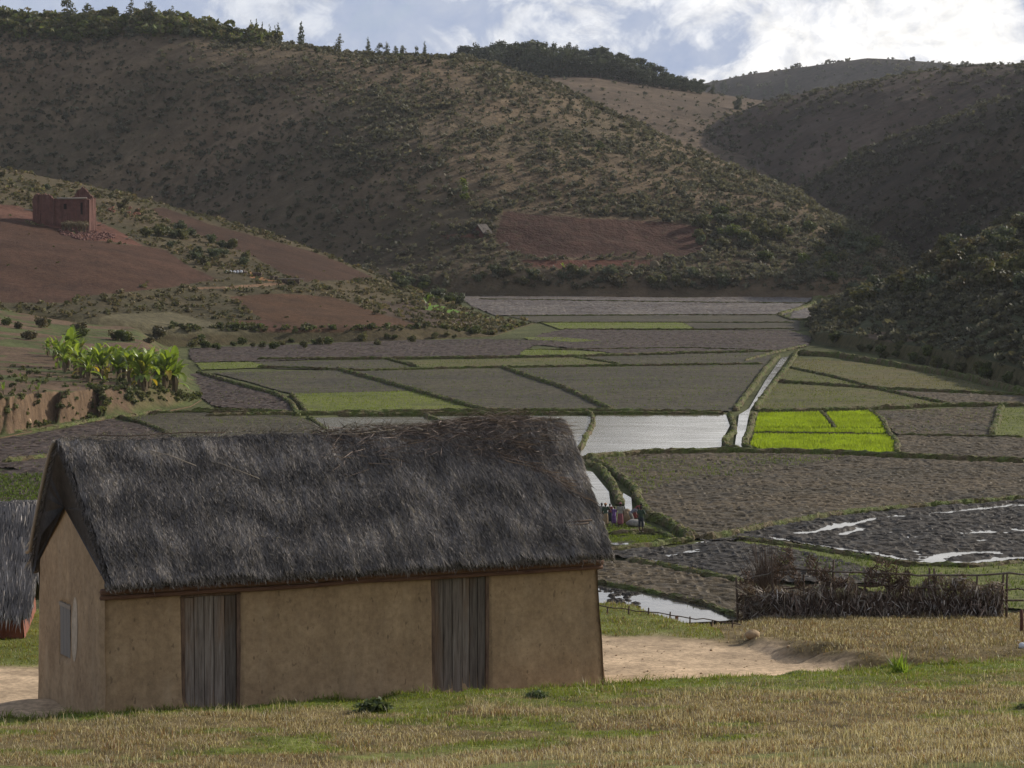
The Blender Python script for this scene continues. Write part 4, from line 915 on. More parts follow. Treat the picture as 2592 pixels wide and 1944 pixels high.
big = [(1745, 842, 470), (1705, 832, 440), (1650, 800, 400), (1440, 832, 440), (1405, 805, 420), (1480, 800, 400), (1570, 752, 380), (1635, 745, 380), (1490, 722, 370), (1300, 742, 380), (1235, 705, 360), (1345, 722, 380), (1180, 720, 330), (1000, 705, 370), (885, 742, 330), (820, 702, 340), (760, 672, 350), (650, 642, 330), (600, 602, 340), (690, 600, 420), (940, 650, 320), (1065, 665, 330), (1130, 645, 320), (545, 525, 240), (725, 500, 330), (480, 475, 190), (1245, 645, 310), (800, 560, 300), (1010, 590, 280)]
for k, (x, y, hh) in enumerate(big):
    px, py = vB([(x, y)])[0]; p = hit(px, py, 200); H = hh / 3.95 * p[1] / F
    lab = {0: 'big fan leaved banana plant at the right front end of the grove', 3: 'tall banana plant second from the right in the front row of the grove'}.get(k, 'leafy banana plant crowded among the others in the grove')
    t_ = thing('banana_plant', lab, 'banana plant', tuple(p), rng.uniform(0, 6.28), 'banana plants in the grove'); t_.scale = (H / 4.4 * .92,) * 2 + (H / 4.4,)
    lf, st = BAN[k % 6]; inst('leaf_crown', lf, t_); inst('stem', st, t_)
for k, (x, y, hh, lab) in enumerate([(35, 862, 150, 'young banana plant with one upright leaf at the left edge of the photo'), (210, 712, 90, 'young banana plant farther back on the bare soil'),
        (305, 835, 115, 'thin young banana plant left of a leafier one on the bare soil'), (385, 872, 150, 'leafy young banana plant nearest the eroded bank'), (590, 732, 75, 'low sprouting banana shoot by the diagonal grass edge'),
        (870, 835, 62, 'small yellow green banana shoot alone on the soil'), (1045, 752, 85, 'young banana shoot before the grove'), (780, 815, 36, 'tiny banana shoot flat on the bare soil')]):
    px, py = vB([(x, y)])[0]; p = hit(px, py, 200); H = hh / 3.95 * p[1] / F
    t_ = thing('young_banana_plant', lab, 'banana plant', tuple(p), rng.uniform(0, 6.28)); t_.scale = (H / 1.8,) * 3
    lf, st = YB[k % 3]; inst('leaf_crown', lf, t_); inst('stem', st, t_)
px, py = vM([(556, 722)])[0]; p = hit(px, py, 200); t_ = thing('young_banana_plant', 'lone bright banana plant on the green tip of the left spur', 'banana plant', tuple(p)); t_.scale = (1.7,) * 3
inst('leaf_crown', YB[0][0], t_); inst('stem', YB[0][1], t_)
# ------------------------------------------------------------------ mud house
TH = D2R(25.0); HA = np.array([math.cos(TH), math.sin(TH), 0]); HB = np.array([-math.sin(TH), math.cos(TH), 0])
H0 = np.array([-6.36, 44.5, 0.0]); HLEN, HWID = 8.62, 3.7
def hw(a, b, z): 
    a, b, z = np.broadcast_arrays(np.asarray(a, float), np.asarray(b, float), np.asarray(z, float))
    return H0 + a[..., None] * HA + b[..., None] * HB + z[..., None] * np.array([0, 0, 1.0])
house = thing('mud_house', 'long tan mud walled house with grey thatched roof and two plank doors', 'house', tuple(H0 + [0, 0, 14.6]), TH)
HINV = Matrix.Translation(Vector(H0 + [0, 0, 14.6])) @ Matrix.Rotation(TH, 4, 'Z'); HINV = HINV.inverted()
def in_house(V):                                        # world to the house's own frame, so parts move with it
    R = np.array(HINV.to_3x3()); return np.asarray(V) @ R.T + np.array(HINV.translation)
def mud_mat(name, base, dark, pale):
    m, t, b = material(name)
    n1 = t.noise(1.3, 5, .6); n2 = t.noise(9, 5, .7); n3 = t.noise(3.2, 4, .6, t.coord(scale=(1, 1, .3)))
    c = t.mix(t.ramp(n1, [(.35, 0), (.65, 1)]), base, dark); c = t.mix(1.0, c, t.ramp(n2, [(.3, .76), (.7, 1.22)]), 'MULTIPLY')
    c = t.mix(t.math('MULTIPLY', t.ramp(n3, [(.55, 0), (.75, 1)]), .45), c, pale)
    c = t.mix(t.math('MULTIPLY', t.ramp(t.noise(2.2, 6, .7, t.coord(scale=(1, 1, .22))), [(.45, 0), (.65, 1)]), .35), c, tuple(v * .6 for v in dark))
    sc = t.voro(3.4, t.coord(scale=(1, 1, .55), rot=(.1, .5, .3)))
    c = t.mix(t.math('MULTIPLY', t.ramp(sc, [(.03, 1), (.085, 0)]), .55), c, (.055, .038, .024))       # scars in the plaster
    fl = t.ramp(t.noise(13, 3, .6, t.coord(scale=(1, 1, .45), rot=(.2, .5, .1))), [(.64, 0), (.70, 1)])
    c = t.mix(t.math('MULTIPLY', fl, .5), c, (.085, .058, .036))
    st = t.ramp(t.noise(2.4, 5, .75, t.coord(scale=(1.2, 1.2, .5), rot=(0, .6, 0))), [(.66, 0), (.72, 1)])
    c = t.mix(t.math('MULTIPLY', st, .4), c, (.10, .07, .045))
    t.set(b.inputs['Base Color'], c); t.set(b.inputs['Normal'], t.bump(t.math('ADD', n1, t.math('MULTIPLY', n2, .35)), .6, .04)); return m
mud_m = mud_mat('mud_plaster', (.405, .285, .165), (.31, .213, .122), (.43, .325, .205))
wood_m, t, b = material('weathered_planks')
g = t.noise(3.0, 5, .7, t.coord(scale=(9, 9, .5))); oi = t.node('ShaderNodeObjectInfo').outputs['Random']
c = t.ramp(g, [(.28, (.055, .042, .034)), (.5, (.17, .14, .115)), (.72, (.27, .235, .20))])
c = t.mix(t.math('MULTIPLY', t.ramp(t.noise(1.1, 4, .6, t.coord(scale=(3, 3, .6))), [(.5, 0), (.68, 1)]), .6), c, (.20, .115, .06))
c = t.mix(1.0, c, t.ramp(oi, [(0, .6), (1, 1.3)]), 'MULTIPLY'); t.set(b.inputs['Base Color'], c); t.set(b.inputs['Normal'], t.bump(g, .5, .01)); b.inputs['Roughness'].default_value = .85
beam_m, t, b = material('reddish_beam'); t.set(b.inputs['Base Color'], t.ramp(t.noise(4, 5, .7, t.coord(scale=(.8, 4, 4))), [(.3, (.085, .044, .031)), (.55, (.155, .085, .055)), (.75, (.13, .08, .06))]))
pole_m, t, b = material('pale_pole'); t.set(b.inputs['Base Color'], t.mix(t.noise(5, 4, .6), (.24, .20, .15), (.34, .29, .23)))
dpole_m, t, b = material('dark_pole'); t.set(b.inputs['Base Color'], t.mix(t.noise(5, 4, .6), (.075, .052, .038), (.14, .10, .075)))

DOORS = [(1.264, 2.223, 14.45, 16.69), (5.576, 6.59, 14.45, 16.74)]
def wall_z0(a, b): return 13.95
def apex_z(b): return 18.86 - np.abs(b - HWID / 2) * 1.02
V_, Q_ = MB(), None
frame_m, t, b = material('door_frame_wood'); t.set(b.inputs['Base Color'], t.ramp(t.noise(4, 5, .7, t.coord(scale=(5, 5, .8))), [(.3, (.07, .045, .033)), (.6, (.19, .125, .085))]))
nz = 56; zz = np.linspace(0, 1, nz)
def side(fn, n, length):                                 # one face of the wall as a fine, slightly uneven sheet
    s = np.linspace(0, length, n); S, T = np.meshgrid(s, zz); P = fn(S, T); V_.add(in_house(P.reshape(-1, 3)), grid_faces(nz, n))
def batter(z): return np.clip((16.8 - z) / 2.2, 0, 1)
def front(S, T):
    z = 13.95 + T * (16.86 - 13.95); a = S + (.06 - .12 * (1 - S / HLEN)) * 0 + np.where(S > HLEN * .9, (S / HLEN - .9) * 10 * (.16 * batter(z) ** 1.6), 0) - np.where(S < .5, (1 - S / .5) * .02 * batter(z), 0)
    rec = 0
    for a0, a1, z0, z1 in DOORS: rec = np.maximum(rec, sst(-.03, .015, S - a0) * sst(-.03, .015, a1 - S) * sst(-.03, .015, z1 - z))
    b = -.07 * batter(z) ** 1.5 + .034 * fbm(S / .9, z / .7, 5, 601) + .10 * rec + .05 * (np.exp(-(S / .09) ** 2) + np.exp(-((HLEN - S) / .09) ** 2))
    return hw(a, b, z)
def gable(a0, sign):
    def fn(S, T):
        top = apex_z(S); z = 13.95 + T * (top - 13.95)
        rec = 0
        if sign < 0: rec = sst(-.03, .02, S - 1.74) * sst(-.03, .02, 2.34 - S) * sst(-.03, .02, z - 15.48) * sst(-.03, .02, 16.34 - z)
        out = .03 + .12 * batter(z) ** 1.6 if sign > 0 else .02 + .05 * batter(z) ** 1.5
        rnd = .05 * (np.exp(-(S / .09) ** 2) + np.exp(-((HWID - S) / .09) ** 2))
        a = a0 + sign * (out + .02 * fbm(S / .7, z / .7, 4, 602 + sign) - .09 * rec - rnd + .02)
        return hw(a, S - .05 * batter(z) * (1 - S / 1.85), z)
    return fn
side(front, 260, HLEN); side(gable(0, -1), 110, HWID); side(gable(HLEN, 1), 60, HWID)
side(lambda S, T: hw(S, HWID + .05 * (1 - T) + .02 * fbm(S / .8, T * 4, 3, 603), 13.95 + T * 2.9), 60, HLEN)
V_.build('wall', mud_m, house, True)
# a paler patch of newer plaster beside the gable shutter
pb = MB(); S, T = np.meshgrid(np.linspace(0, 1, 14), np.linspace(0, 1, 20)); ang = T * 2 * math.pi
R = S * (1 + .18 * fbm(np.cos(ang) * 1.5, np.sin(ang) * 1.5, 3, 604)); b_ = 1.47 + R * .17 * np.cos(ang); z_ = 16.02 + R * .50 * np.sin(ang)
P = gable(0, -1)(b_, (z_ - 13.95) / (apex_z(b_) - 13.95)) - HA * .006; pb.add(in_house(P.reshape(-1, 3)), grid_faces(20, 14))
patch_m = mud_mat('newer_plaster', (.50, .41, .30), (.44, .36, .26), (.5, .42, .33)); pb.build('plaster_patch', patch_m, house, True)
wl = bpy.data.objects.get('plaster_patch'); wl['label'] = 'paler patch of plaster beside the gable shutter'

def plank(parent, a0, a1, z0, z1, bfun, name='plank', th=.03, mat=None, rot=0):
    m = MB(); n = 14; z = np.linspace(z0, z1, n); w = (a1 - a0); zz_ = np.repeat(z, 4); e = .006 * fbm(zz_ * 3, np.tile([0, 5, 9, 13], n), 3, rng.integers(999))
    av = np.tile([a0, a1, a1, a0], n) + e; bv = np.tile([0, 0, th, th], n); P = bfun(av, bv, zz_)
    q = [(i * 4 + j, i * 4 + (j + 1) % 4, (i + 1) * 4 + (j + 1) % 4, (i + 1) * 4 + j) for i in range(n - 1) for j in range(4)] + [(3, 2, 1, 0), (n * 4 - 4, n * 4 - 3, n * 4 - 2, n * 4 - 1)]
    m.add(in_house(P), q); return m.build(name, mat or wood_m, parent)
for k, (a0, a1, z0, z1) in enumerate(DOORS):
    d = bpy.data.objects.new('door', None); link(d, house); d.location = tuple(in_house(hw((a0 + a1) / 2, 0, z0)))
    d['label'] = ['left plank door, sun bleached brown at the top of one plank', 'right plank door, taller and darker'][k]
    dinv = np.array(d.location)
    nb = 5 if k == 0 else 6; ed = np.linspace(a0 + .05, a1 - .05, nb + 1) + np.concatenate([[0], rng.normal(0, .02, nb - 1), [0]])
    bf = lambda a, b, z: hw(a, b + .035, z)
    for i in range(nb):
        o = plank(d, ed[i] + .006, ed[i + 1] - .006, z0, z1 - .05 - rng.uniform(0, .02), lambda a, b, z, r=rng.uniform(-.008, .008): hw(a, b + .03 + r, z)); o.location = -Vector(dinv)
    for nm, x0, x1, y0, y1 in [('door_post', a0 - .015, a0 + .045, z0, z1), ('door_post', a1 - .045, a1 + .015, z0, z1), ('lintel', a0 - .02, a1 + .02, z1 - .045, z1 + .015)]:
        o = plank(d, x0, x1, y0, y1, lambda a, b, z: hw(a, b + .012, z), nm, .07, frame_m); o.location = -Vector(dinv)
w = bpy.data.objects.new('window_shutter', None); link(w, house); w.location = tuple(in_house(hw(0, 2.05, 15.48)))
winv = Vector(w.location)
shut_m, t, b = material('grey_shutter'); t.set(b.inputs['Base Color'], t.mix(t.noise(3, 5, .7, t.coord(scale=(9, 9, .6))), (.16, .145, .125), (.27, .25, .22)))
for i in range(3):
    o = plank(w, 1.77 + i * .19, 1.77 + i * .19 + .178, 15.50, 16.30, lambda a, b, z: hw(.0 + b - .05, a, z), 'plank', .03, shut_m); o.location = -winv
o = plank(w, 1.72, 2.36, 16.30, 16.36, lambda a, b, z: hw(b - .06, a, z), 'lintel', .05, pole_m); o.location = -winv
# eaves beam under the thatch
m = MB(); n = 60; a = np.linspace(-.10, HLEN + .02, n)
for i, (dz, db) in enumerate([(-.02, 0), (-.105, .02)]):
    m.tube(in_house(hw(a, -.13 + db + .012 * fbm(a, a * 0, 3, 611 + i), 16.84 + dz + .018 * fbm(a / 1.5, a * 0 + 3, 3, 613 + i))), [.052 - .012 * i] * n, 7)
m.build('eaves_beam', beam_m, house, True)

# thatched roof: a thick moulded body, then a coat of straw lying down the slope
thatch_m, t, b = material('thatch')
g = t.noise(5, 6, .75, t.coord(scale=(5, 1, 1))); c = t.ramp(g, [(.3, (.04, .036, .035)), (.6, (.085, .078, .075)), (.8, (.14, .125, .115))]); t.set(b.inputs['Base Color'], c); t.set(b.inputs['Normal'], t.bump(g, .9, .05))
straw_m = leafy('straw', .12, .8, vary=0, spec=.2)
def roof_profile():
    mid = HWID / 2
    fr = [(-.24, 16.98), (-.36, 16.90), (-.41, 16.95), (-.39, 17.06), (-.28, 17.18)]
    up = [(x, 17.18 + (x + .28) * .915 - .0 + .05 * math.sin((x + .3) / (mid + .3) * math.pi)) for x in np.linspace(-.1, mid - .22, 18)]
    rid = [(mid - .12, 19.02), (mid, 19.06), (mid + .12, 19.02)]
    dn = [(HWID - x, z - .10 * (mid - x) / (mid + .45)) for x, z in up[::-1]]
    bk = [(HWID + .30, 16.98), (HWID + .43, 16.84), (HWID + .455, 16.70), (HWID + .40, 16.62), (HWID + .26, 16.68)]
    inn = [(HWID * .8, 17.84), (mid, 18.94), (HWID * .2, 17.94)]
    return np.array(fr + up + rid + dn + bk + inn)
PR = roof_profile()
def ends(b):
    f = np.clip((b + .45) / (HWID / 2 + .45), 0, 1); g_ = np.clip((HWID + .45 - b) / (HWID / 2 + .45), 0, 1); h = np.minimum(f, g_)
    return -.02 - .18 * h, HLEN + .03 + .24 * h
def hump(a, b): return .09 * np.exp(-((a - 7.5) / 1.0) ** 2) * np.exp(-((b - HWID / 2) / .45) ** 2)
def roof_pt(S, B, Z):
    e0, e1 = ends(B); a = e0 + S * (e1 - e0)
    a = a + .05 * fbm(Z / .22, B / .4, 3, 621) * (np.exp(-(S / .03) ** 2) + np.exp(-((1 - S) / .03) ** 2))
    r = np.clip((Z - 16.9) / 2.2, 0, 1)
    dz = .035 * fbm(a / .9, B / 1.2, 4, 622) + .03 * fbm(a / .16, B / .35, 3, 623) + hump(a, B) + .03 * r * fbm(a / 1.2, a * 0 + 5, 3, 624) - .05 * np.sin(S * math.pi) * r
    lip = np.exp(-((Z - 16.95) / .16) ** 2)
    return a, B + .05 * lip * fbm(a / .2, Z, 3, 625), Z + dz + .05 * lip * fbm(a / .35, B * 0, 4, 626)
NS = 260; S, K = np.meshgrid(np.linspace(0, 1, NS), np.arange(len(PR)), indexing='ij'); a, b_, z_ = roof_pt(S, PR[K, 0], PR[K, 1])
V = in_house(hw(a, b_, z_).reshape(-1, 3)); nk = len(PR)
q4 = []
i = np.arange(NS - 1)[:, None] * nk; j = np.arange(nk)[None, :]; jn = (j + 1) % nk
Q = np.stack([i + j, i + jn, i + nk + jn, i + nk + j], -1).reshape(-1, 4)
cap = []
cV = np.concatenate([V, [V[:nk].mean(0)], [V[-nk:].mean(0)]]); c0, c1 = len(V), len(V) + 1
for jj in range(nk):
    cap.append((c0, jj, (jj + 1) % nk)); cap.append((c1, (NS - 1) * nk + (jj + 1) % nk, (NS - 1) * nk + jj))
roof = mesh_np('thatched_roof', cV, [Q, np.array(cap)], thatch_m, True, None, house)
def straw_coat(name, n, parent, cs, fz=None, back=False, L=(.22, .6), w=(.008, .02), seedoff=0, prof=roof_pt, toW=None, ridge=True):
    toW = toW or (lambda a, b, z: in_house(hw(a, b, z)))
    s = rng.uniform(0, 1, n); u = rng.uniform(0, 1, n)
    mid = HWID / 2; bb = -.42 + u * (mid + .42); 
    if back: bb = HWID - bb
    zz_ = np.interp(bb, PR[3:31, 0], PR[3:31, 1]) if not back else np.interp(bb, PR[3:45, 0][:44], PR[3:45, 1][:44])
    a, b1, z1 = prof(s, bb, zz_); ln = rng.uniform(*L, n); sg = 1 if back else -1
    sl = 1 / math.hypot(1, .98)
    dd = np.stack([rng.normal(0, .10, n), sg * np.full(n, sl), np.full(n, -.98 * sl)], 1); nrm = np.stack([np.zeros(n), np.full(n, sg * .70), np.full(n, .714)], 1)
    wv = np.stack([np.ones(n), np.zeros(n), np.zeros(n)], 1) * (rng.uniform(*w, n) / 2)[:, None] + nrm * rng.normal(0, .004, (n, 1))
    lay = .8 + .2 * np.sin(bb * 9 + fbm(a / .6, bb * 0, 3, 631) * 4)             # courses of thatch
    lift = rng.exponential(.012, n)[:, None] * np.where(rng.random((n, 1)) < .04, 3, 1)
    P0 = np.stack([a, b1, z1], 1) + nrm * rng.uniform(.0, .02, (n, 1)); P1 = P0 + dd * (ln * .55)[:, None] + nrm * (.015 + lift * .5); P2 = P0 + dd * ln[:, None] + nrm * (.02 + lift) + rng.normal(0, .012, (n, 3))
    V = np.stack([P0 - wv, P0 + wv, P1 + wv, P1 - wv, P2], 1); V = toW(V[..., 0].ravel(), V[..., 1].ravel(), V[..., 2].ravel())
    streak = sst(-.06, .36, fbm(a / .13 + 20, bb / .75, 4, 632) * .6 + fbm(a / .55 + bb * .25, bb / .5, 4, 633) * .7 + .10 * (bb < .1) + .12 * (bb > mid - .35) - .02)
    dk = np.array([.27, .242, .222]); lt = np.array([.52, .46, .41]); c = dk + (lt - dk) * (streak * rng.uniform(.3, 1.1, n))[:, None]; c = c * rng.uniform(.75, 1.25, (n, 1)) * lay[:, None] * np.array(cs)
    k = np.arange(n)[:, None] * 5; return mesh_np(name, V, [k + np.array([[0, 1, 2, 3]]), k + np.array([[3, 2, 4]])], straw_m, False, np.repeat(c, 5, 0), parent)
o = straw_coat('straw', 130000, roof, (1, 1, 1), L=(.07, .24), w=(.005, .010)); o['kind'] = 'stuff'
o = straw_coat('straw', 9000, roof, (1, .95, .9), back=True, L=(.3, .7)); o['kind'] = 'stuff'
# ragged fringe along eaves, verges and ridge, and the brown heap of loose straw near the right end of the ridge
def loose(name, C, D, L, w, cols, parent, to=in_house):
    n = len(C); D = D / np.linalg.norm(D, axis=1)[:, None]; r = rng.normal(size=(n, 3)); s = np.cross(D, r); s /= np.linalg.norm(s, axis=1)[:, None]
    s = s * (w / 2)[:, None]; bend = rng.normal(0, .12, (n, 3)) * L[:, None]
    V = np.stack([C - s, C + s, C + D * (L * .5)[:, None] + s * .9 + bend * .5, C + D * (L * .5)[:, None] - s * .9 + bend * .5, C + D * L[:, None] + bend], 1).reshape(-1, 3)
    k = np.arange(n)[:, None] * 5; return mesh_np(name, to(V) if to else V, [k + np.array([[0, 1, 2, 3]]), k + np.array([[3, 2, 4]])], straw_m, False, np.repeat(cols, 5, 0), parent)
n = 7000; a = rng.uniform(-.1, HLEN + .1, n); cl = rng.random(n)
C = hw(a, -.38 + .03 * rng.normal(size=n), 16.97 + .04 * rng.normal(size=n)); D = -HB[None] * .5 + rng.normal(0, .25, (n, 3)) + [0, 0, -.75]
o = loose('eaves_fringe', C, D, rng.uniform(.03, .11, n), rng.uniform(.006, .016, n), np.array([.30, .27, .245]) * rng.uniform(.3, 1.3, (n, 1)), roof); o['kind'] = 'stuff'
n = 5000; e = rng.random(n) < .5; b_ = rng.uniform(-.4, HWID + .4, n); zt = np.interp(b_, PR[3:45, 0], PR[3:45, 1]); e0, e1 = ends(b_)
C = hw(np.where(e, e0 - .01, e1 + .01), b_, zt - rng.uniform(0, .2, n)); D = HA[None] * np.where(e, -.25, .25)[:, None] + rng.normal(0, .2, (n, 3)) + [0, 0, -.7] + HB[None] * (np.sign(b_ - HWID / 2) * .6)[:, None]
o = loose('verge_fringe', C, D, rng.uniform(.03, .13, n), rng.uniform(.006, .014, n), np.array([.17, .15, .135]) * rng.uniform(.3, 1.3, (n, 1)), roof); o['kind'] = 'stuff'
n = 3600; k_ = rng.random(n)
a = np.clip(np.where(k_ < .55, rng.normal(7.4, .7, n), rng.uniform(4.2, 8.6, n)), 4, 8.55); hz_ = hump(a, a * 0 + HWID / 2)
b_ = HWID / 2 + rng.normal(-.12, .28, n); zt = np.interp(b_, PR[3:45, 0], PR[3:45, 1]) + hump(a, b_)
C = hw(a, b_, zt + rng.uniform(-.02, .05, n) + .03 * np.exp(-((a - 7.5) / .8) ** 2) * rng.uniform(0, 1, n)); D = HA[None] * rng.choice([-1, 1], n)[:, None] * rng.uniform(.4, 1, n)[:, None] - HB[None] * rng.normal(.25, .5, n)[:, None] + rng.normal(0, .18, (n, 3)) + np.array([0, 0, -.15])
o = loose('loose_straw_heap', C, D, rng.uniform(.15, .6, n), rng.uniform(.006, .014, n), np.array([.17, .130, .108]) * rng.uniform(.4, 1.5, (n, 1)), roof); o['kind'] = 'stuff'
n = 1500; a = rng.uniform(-.2, 8.8, n); b_ = HWID / 2 + rng.normal(0, .08, n)
C = hw(a, b_, np.interp(b_, PR[3:45, 0], PR[3:45, 1]) + .02); D = rng.normal(0, .4, (n, 3)) + HA[None] * rng.normal(0, .5, n)[:, None] - HB[None] * .6 + [0, 0, .1]
o = loose('ridge_straw', C, D, rng.uniform(.08, .28, n), rng.uniform(.006, .014, n), np.array([.22, .195, .17]) * rng.uniform(.4, 1.3, (n, 1)), roof); o['kind'] = 'stuff'
# a trail of straw slipping from the heap down the right part of the slope
for kk, (a0, a1, b0, b1, m_) in enumerate([(7.0, 8.2, 1.3, .75, 260), (7.9, 8.55, .9, .35, 200), (7.45, 8.0, 1.55, 1.1, 200)]):
    f_ = rng.random(m_); a = a0 + (a1 - a0) * f_; b_ = b0 + (b1 - b0) * f_ + rng.normal(0, .04, m_)
    C = hw(a, b_, np.interp(b_, PR[3:45, 0], PR[3:45, 1]) + rng.uniform(.02, .06, m_)); D = HA[None] * (a1 - a0) + HB[None] * (b1 - b0) + np.array([0, 0, (b1 - b0) * .98]) + rng.normal(0, .22, (m_, 3))
    o = loose('loose_straw', C, D, rng.uniform(.2, .5, m_), rng.uniform(.006, .013, m_), np.array([.20, .145, .11]) * rng.uniform(.4, 1.4, (m_, 1)), roof); o['kind'] = 'stuff'
def slope_stick(name, pts, r, mat):
    P = [hw(a, b, np.interp(b, PR[3:45, 0], PR[3:45, 1]) + .07) for a, b in pts]; m = MB(); m.tube(in_house(np.array(P)), [r] * len(P), 6); return m.build(name, mat, roof, True)
slope_stick('stick', [(8.0, -.02), (8.25, -.01), (8.5, .0)], .016, dpole_m); slope_stick('stick', [(7.98, -.07), (8.2, -.06), (8.42, -.04)], .014, dpole_m)
slope_stick('stick', [(1.2, 1.45), (1.5, 1.36), (1.9, 1.16)], .009, pole_m); slope_stick('stick', [(.35, 1.80), (1.0, 1.72), (1.9, 1.78), (2.6, 1.72)], .009, dpole_m); slope_stick('stick', [(5.98, 1.68), (6.1, 1.62)], .02, pole_m)
slope_stick('stick', [(4.2, 1.62), (4.9, 1.60), (5.6, 1.66)], .007, pole_m); slope_stick('stick', [(2.3, 1.2), (2.9, .9)], .007, pole_m)
m = MB(); b_ = np.linspace(HWID / 2 + .03, HWID + .50, 10); e0, _ = ends(b_)
m.tube(in_house(hw(e0 - .06, b_, np.interp(b_, PR[3:45, 0], PR[3:45, 1]) - .02 + .02 * np.sin(b_ * 3))), [.035] * 10, 7); m.build('verge_pole', pole_m, house, True)
m = MB(); b_ = np.linspace(HWID / 2 - .05, -.38, 10); e0, _ = ends(b_)
m.tube(in_house(hw(e0 + .02, b_, np.interp(b_, PR[3:45, 0], PR[3:45, 1]) - .16)), [.028] * 10, 7); m.build('verge_pole', wood_m, house, True)

# second house, mostly out of the frame on the left: red mud wall, grey thatch, same build
R2 = np.array([-17.75, 57.4, 13.76]); rz2 = D2R(6); h2 = thing('red_mud_house', 'low red mud house with grey thatch at the left edge of the photo', 'house', tuple(R2), rz2)
L2, W2, EH = 7.8, 3.9, .64
red_m = mud_mat('red_mud', (.24, .088, .055), (.20, .072, .046), (.27, .11, .07))
m = MB()
S, T = np.meshgrid(np.linspace(0, L2, 70), np.linspace(0, 1, 20))
m.add(np.stack([S, -.05 * (1 - T) + .02 * fbm(S, T * 2, 3, 641), -.8 + T * (EH + .85)], -1).reshape(-1, 3), grid_faces(20, 70))
m.add(np.stack([S, W2 + 0 * S, -.8 + T * (EH + .85)], -1).reshape(-1, 3), grid_faces(20, 70))
for x0, sg in ((0, -1), (L2, 1)):
    S, T = np.meshgrid(np.linspace(0, W2, 30), np.linspace(0, 1, 30)); top = EH + 2.15 - np.abs(S - W2 / 2) * 1.05
    m.add(np.stack([x0 + sg * .05 * (1 - T) + .02 * fbm(S, T * 3, 3, 642), S, -.8 + T * (top + .8)], -1).reshape(-1, 3), grid_faces(30, 30))
m.build('wall', red_m, h2, True)
def r2_pt(S, B, Z):
    a, b, z = roof_pt(S, B, Z); return (a + .1) / (HLEN + .2) * (L2 + .5) - .25, (b - HWID / 2) * W2 / HWID + W2 / 2, (z - 16.93) * 1.0 + EH + .02 - hump(a, b)
S, K = np.meshgrid(np.linspace(0, 1, 120), np.arange(nk), indexing='ij'); a, b_, z_ = r2_pt(S, PR[K, 0], PR[K, 1]); V = np.stack([a, b_, z_], -1).reshape(-1, 3)
i = np.arange(119)[:, None] * nk; Q = np.stack([i + j, i + jn, i + nk + jn, i + nk + j], -1).reshape(-1, 4)
cV = np.concatenate([V, [V[:nk].mean(0)], [V[-nk:].mean(0)]]); c0, c1 = len(V), len(V) + 1; cap = []
for jj in range(nk): cap.append((c0, jj, (jj + 1) % nk)); cap.append((c1, 119 * nk + (jj + 1) % nk, 119 * nk + jj))
roof2 = mesh_np('thatched_roof', cV, [Q, np.array(cap)], thatch_m, True, None, h2)
o = straw_coat('straw', 20000, roof2, (1, 1, 1), prof=r2_pt, toW=lambda a, b, z: np.stack([a, b, z], -1)); o['kind'] = 'stuff'
m = MB(); a = np.linspace(0, L2, 30); m.tube(np.stack([a, a * 0 - .1, a * 0 + EH - .02], 1), [.05] * 30, 6); m.build('eaves_beam', dpole_m, h2, True)

# ------------------------------------------------------------------ brush fence
FY = 66.0
def fpt(px, d=FY): return (px - CX) / F * d
fence = thing('brush_fence', 'long fence of dark dried brush and poles right of the sandy yard', 'fence', (fpt(1900), FY, float(ground(fpt(1900), FY))))
FO = np.array(fence.location)
def fline(px): 
    x = fpt(px); y = FY + .9 * sst(2000, 1880, px) + .2 * math.sin(px / 90.0); return np.array([x, y, float(ground(x, y))])
posts = [(1884, 1.35), (1967, 1.42), (2040, 1.0), (2109, 1.33), (2190, .9), (2262, 1.0), (2362, 1.12), (2381, 1.12), (2430, .9), (2478, .95), (2545, 1.05), (2556, 1.02)]
for px, h in posts:
    p = fline(px) - FO; m = MB(); l = rng.normal(0, .04, 2); m.tube([p + [0, 0, -.15], p + [l[0] * .5, l[1] * .5, h * .5], p + [l[0], l[1], h]], [.033, .03, .024], 7); m.build('post', dpole_m, fence, True)
def rail(pts, r=.024, mat=None):
    P = []
    for px, h in pts: P.append(fline(px) - FO + [0, -.05, h])
    P = np.array(P); u = np.linspace(0, len(P) - 1, 24); Q = np.stack([np.interp(u, np.arange(len(P)), P[:, i]) for i in range(3)], 1) + .012 * rng.normal(size=(24, 3)); m = MB(); m.tube(Q, [r] * 24, 6); m.build('rail', mat or dpole_m, fence, True)
rail([(1915, 1.12), (2000, 1.15), (2160, 1.06), (2300, .98), (2420, .98), (2600, 1.0)], .025, wood_m); rail([(1915, .80), (2100, .78), (2300, .70), (2450, .62)]); rail([(1940, .48), (2150, .40), (2300, .38), (2420, .40), (2600, .40)]); rail([(1945, .12), (2150, .10), (2250, .08)]); rail([(2540, .66), (2660, .66)], .02); rail([(2565, .14), (2660, .12)], .015)
def brush(px0, px1, h0, h1, n, cols, L, W, name, fuzz=.09, dirn=(0, 0, -1), dsp=.5):
    px = rng.uniform(px0, px1, n); X = fpt(px); Yf = FY + .9 * sst(2000, 1880, px) + .2 * np.sin(px / 90.0); base = ground(X, Yf)
    C = np.stack([X, Yf + rng.normal(0, fuzz, n), base + rng.uniform(h0, h1, n) * (.72 + .6 * vnoise(px / 26, px * 0 + h1 * 9, 717))], 1) - FO; D = np.array(dirn)[None] + rng.normal(0, dsp, (n, 3))
    cols = np.array(cols)[rng.integers(0, len(cols), n)] * rng.uniform(.5, 1.35, (n, 1)); return loose(name, C, D, rng.uniform(*L, n), rng.uniform(*W, n), cols, fence, None)
DK = [(.115, .076, .06), (.15, .098, .075), (.08, .056, .046)]
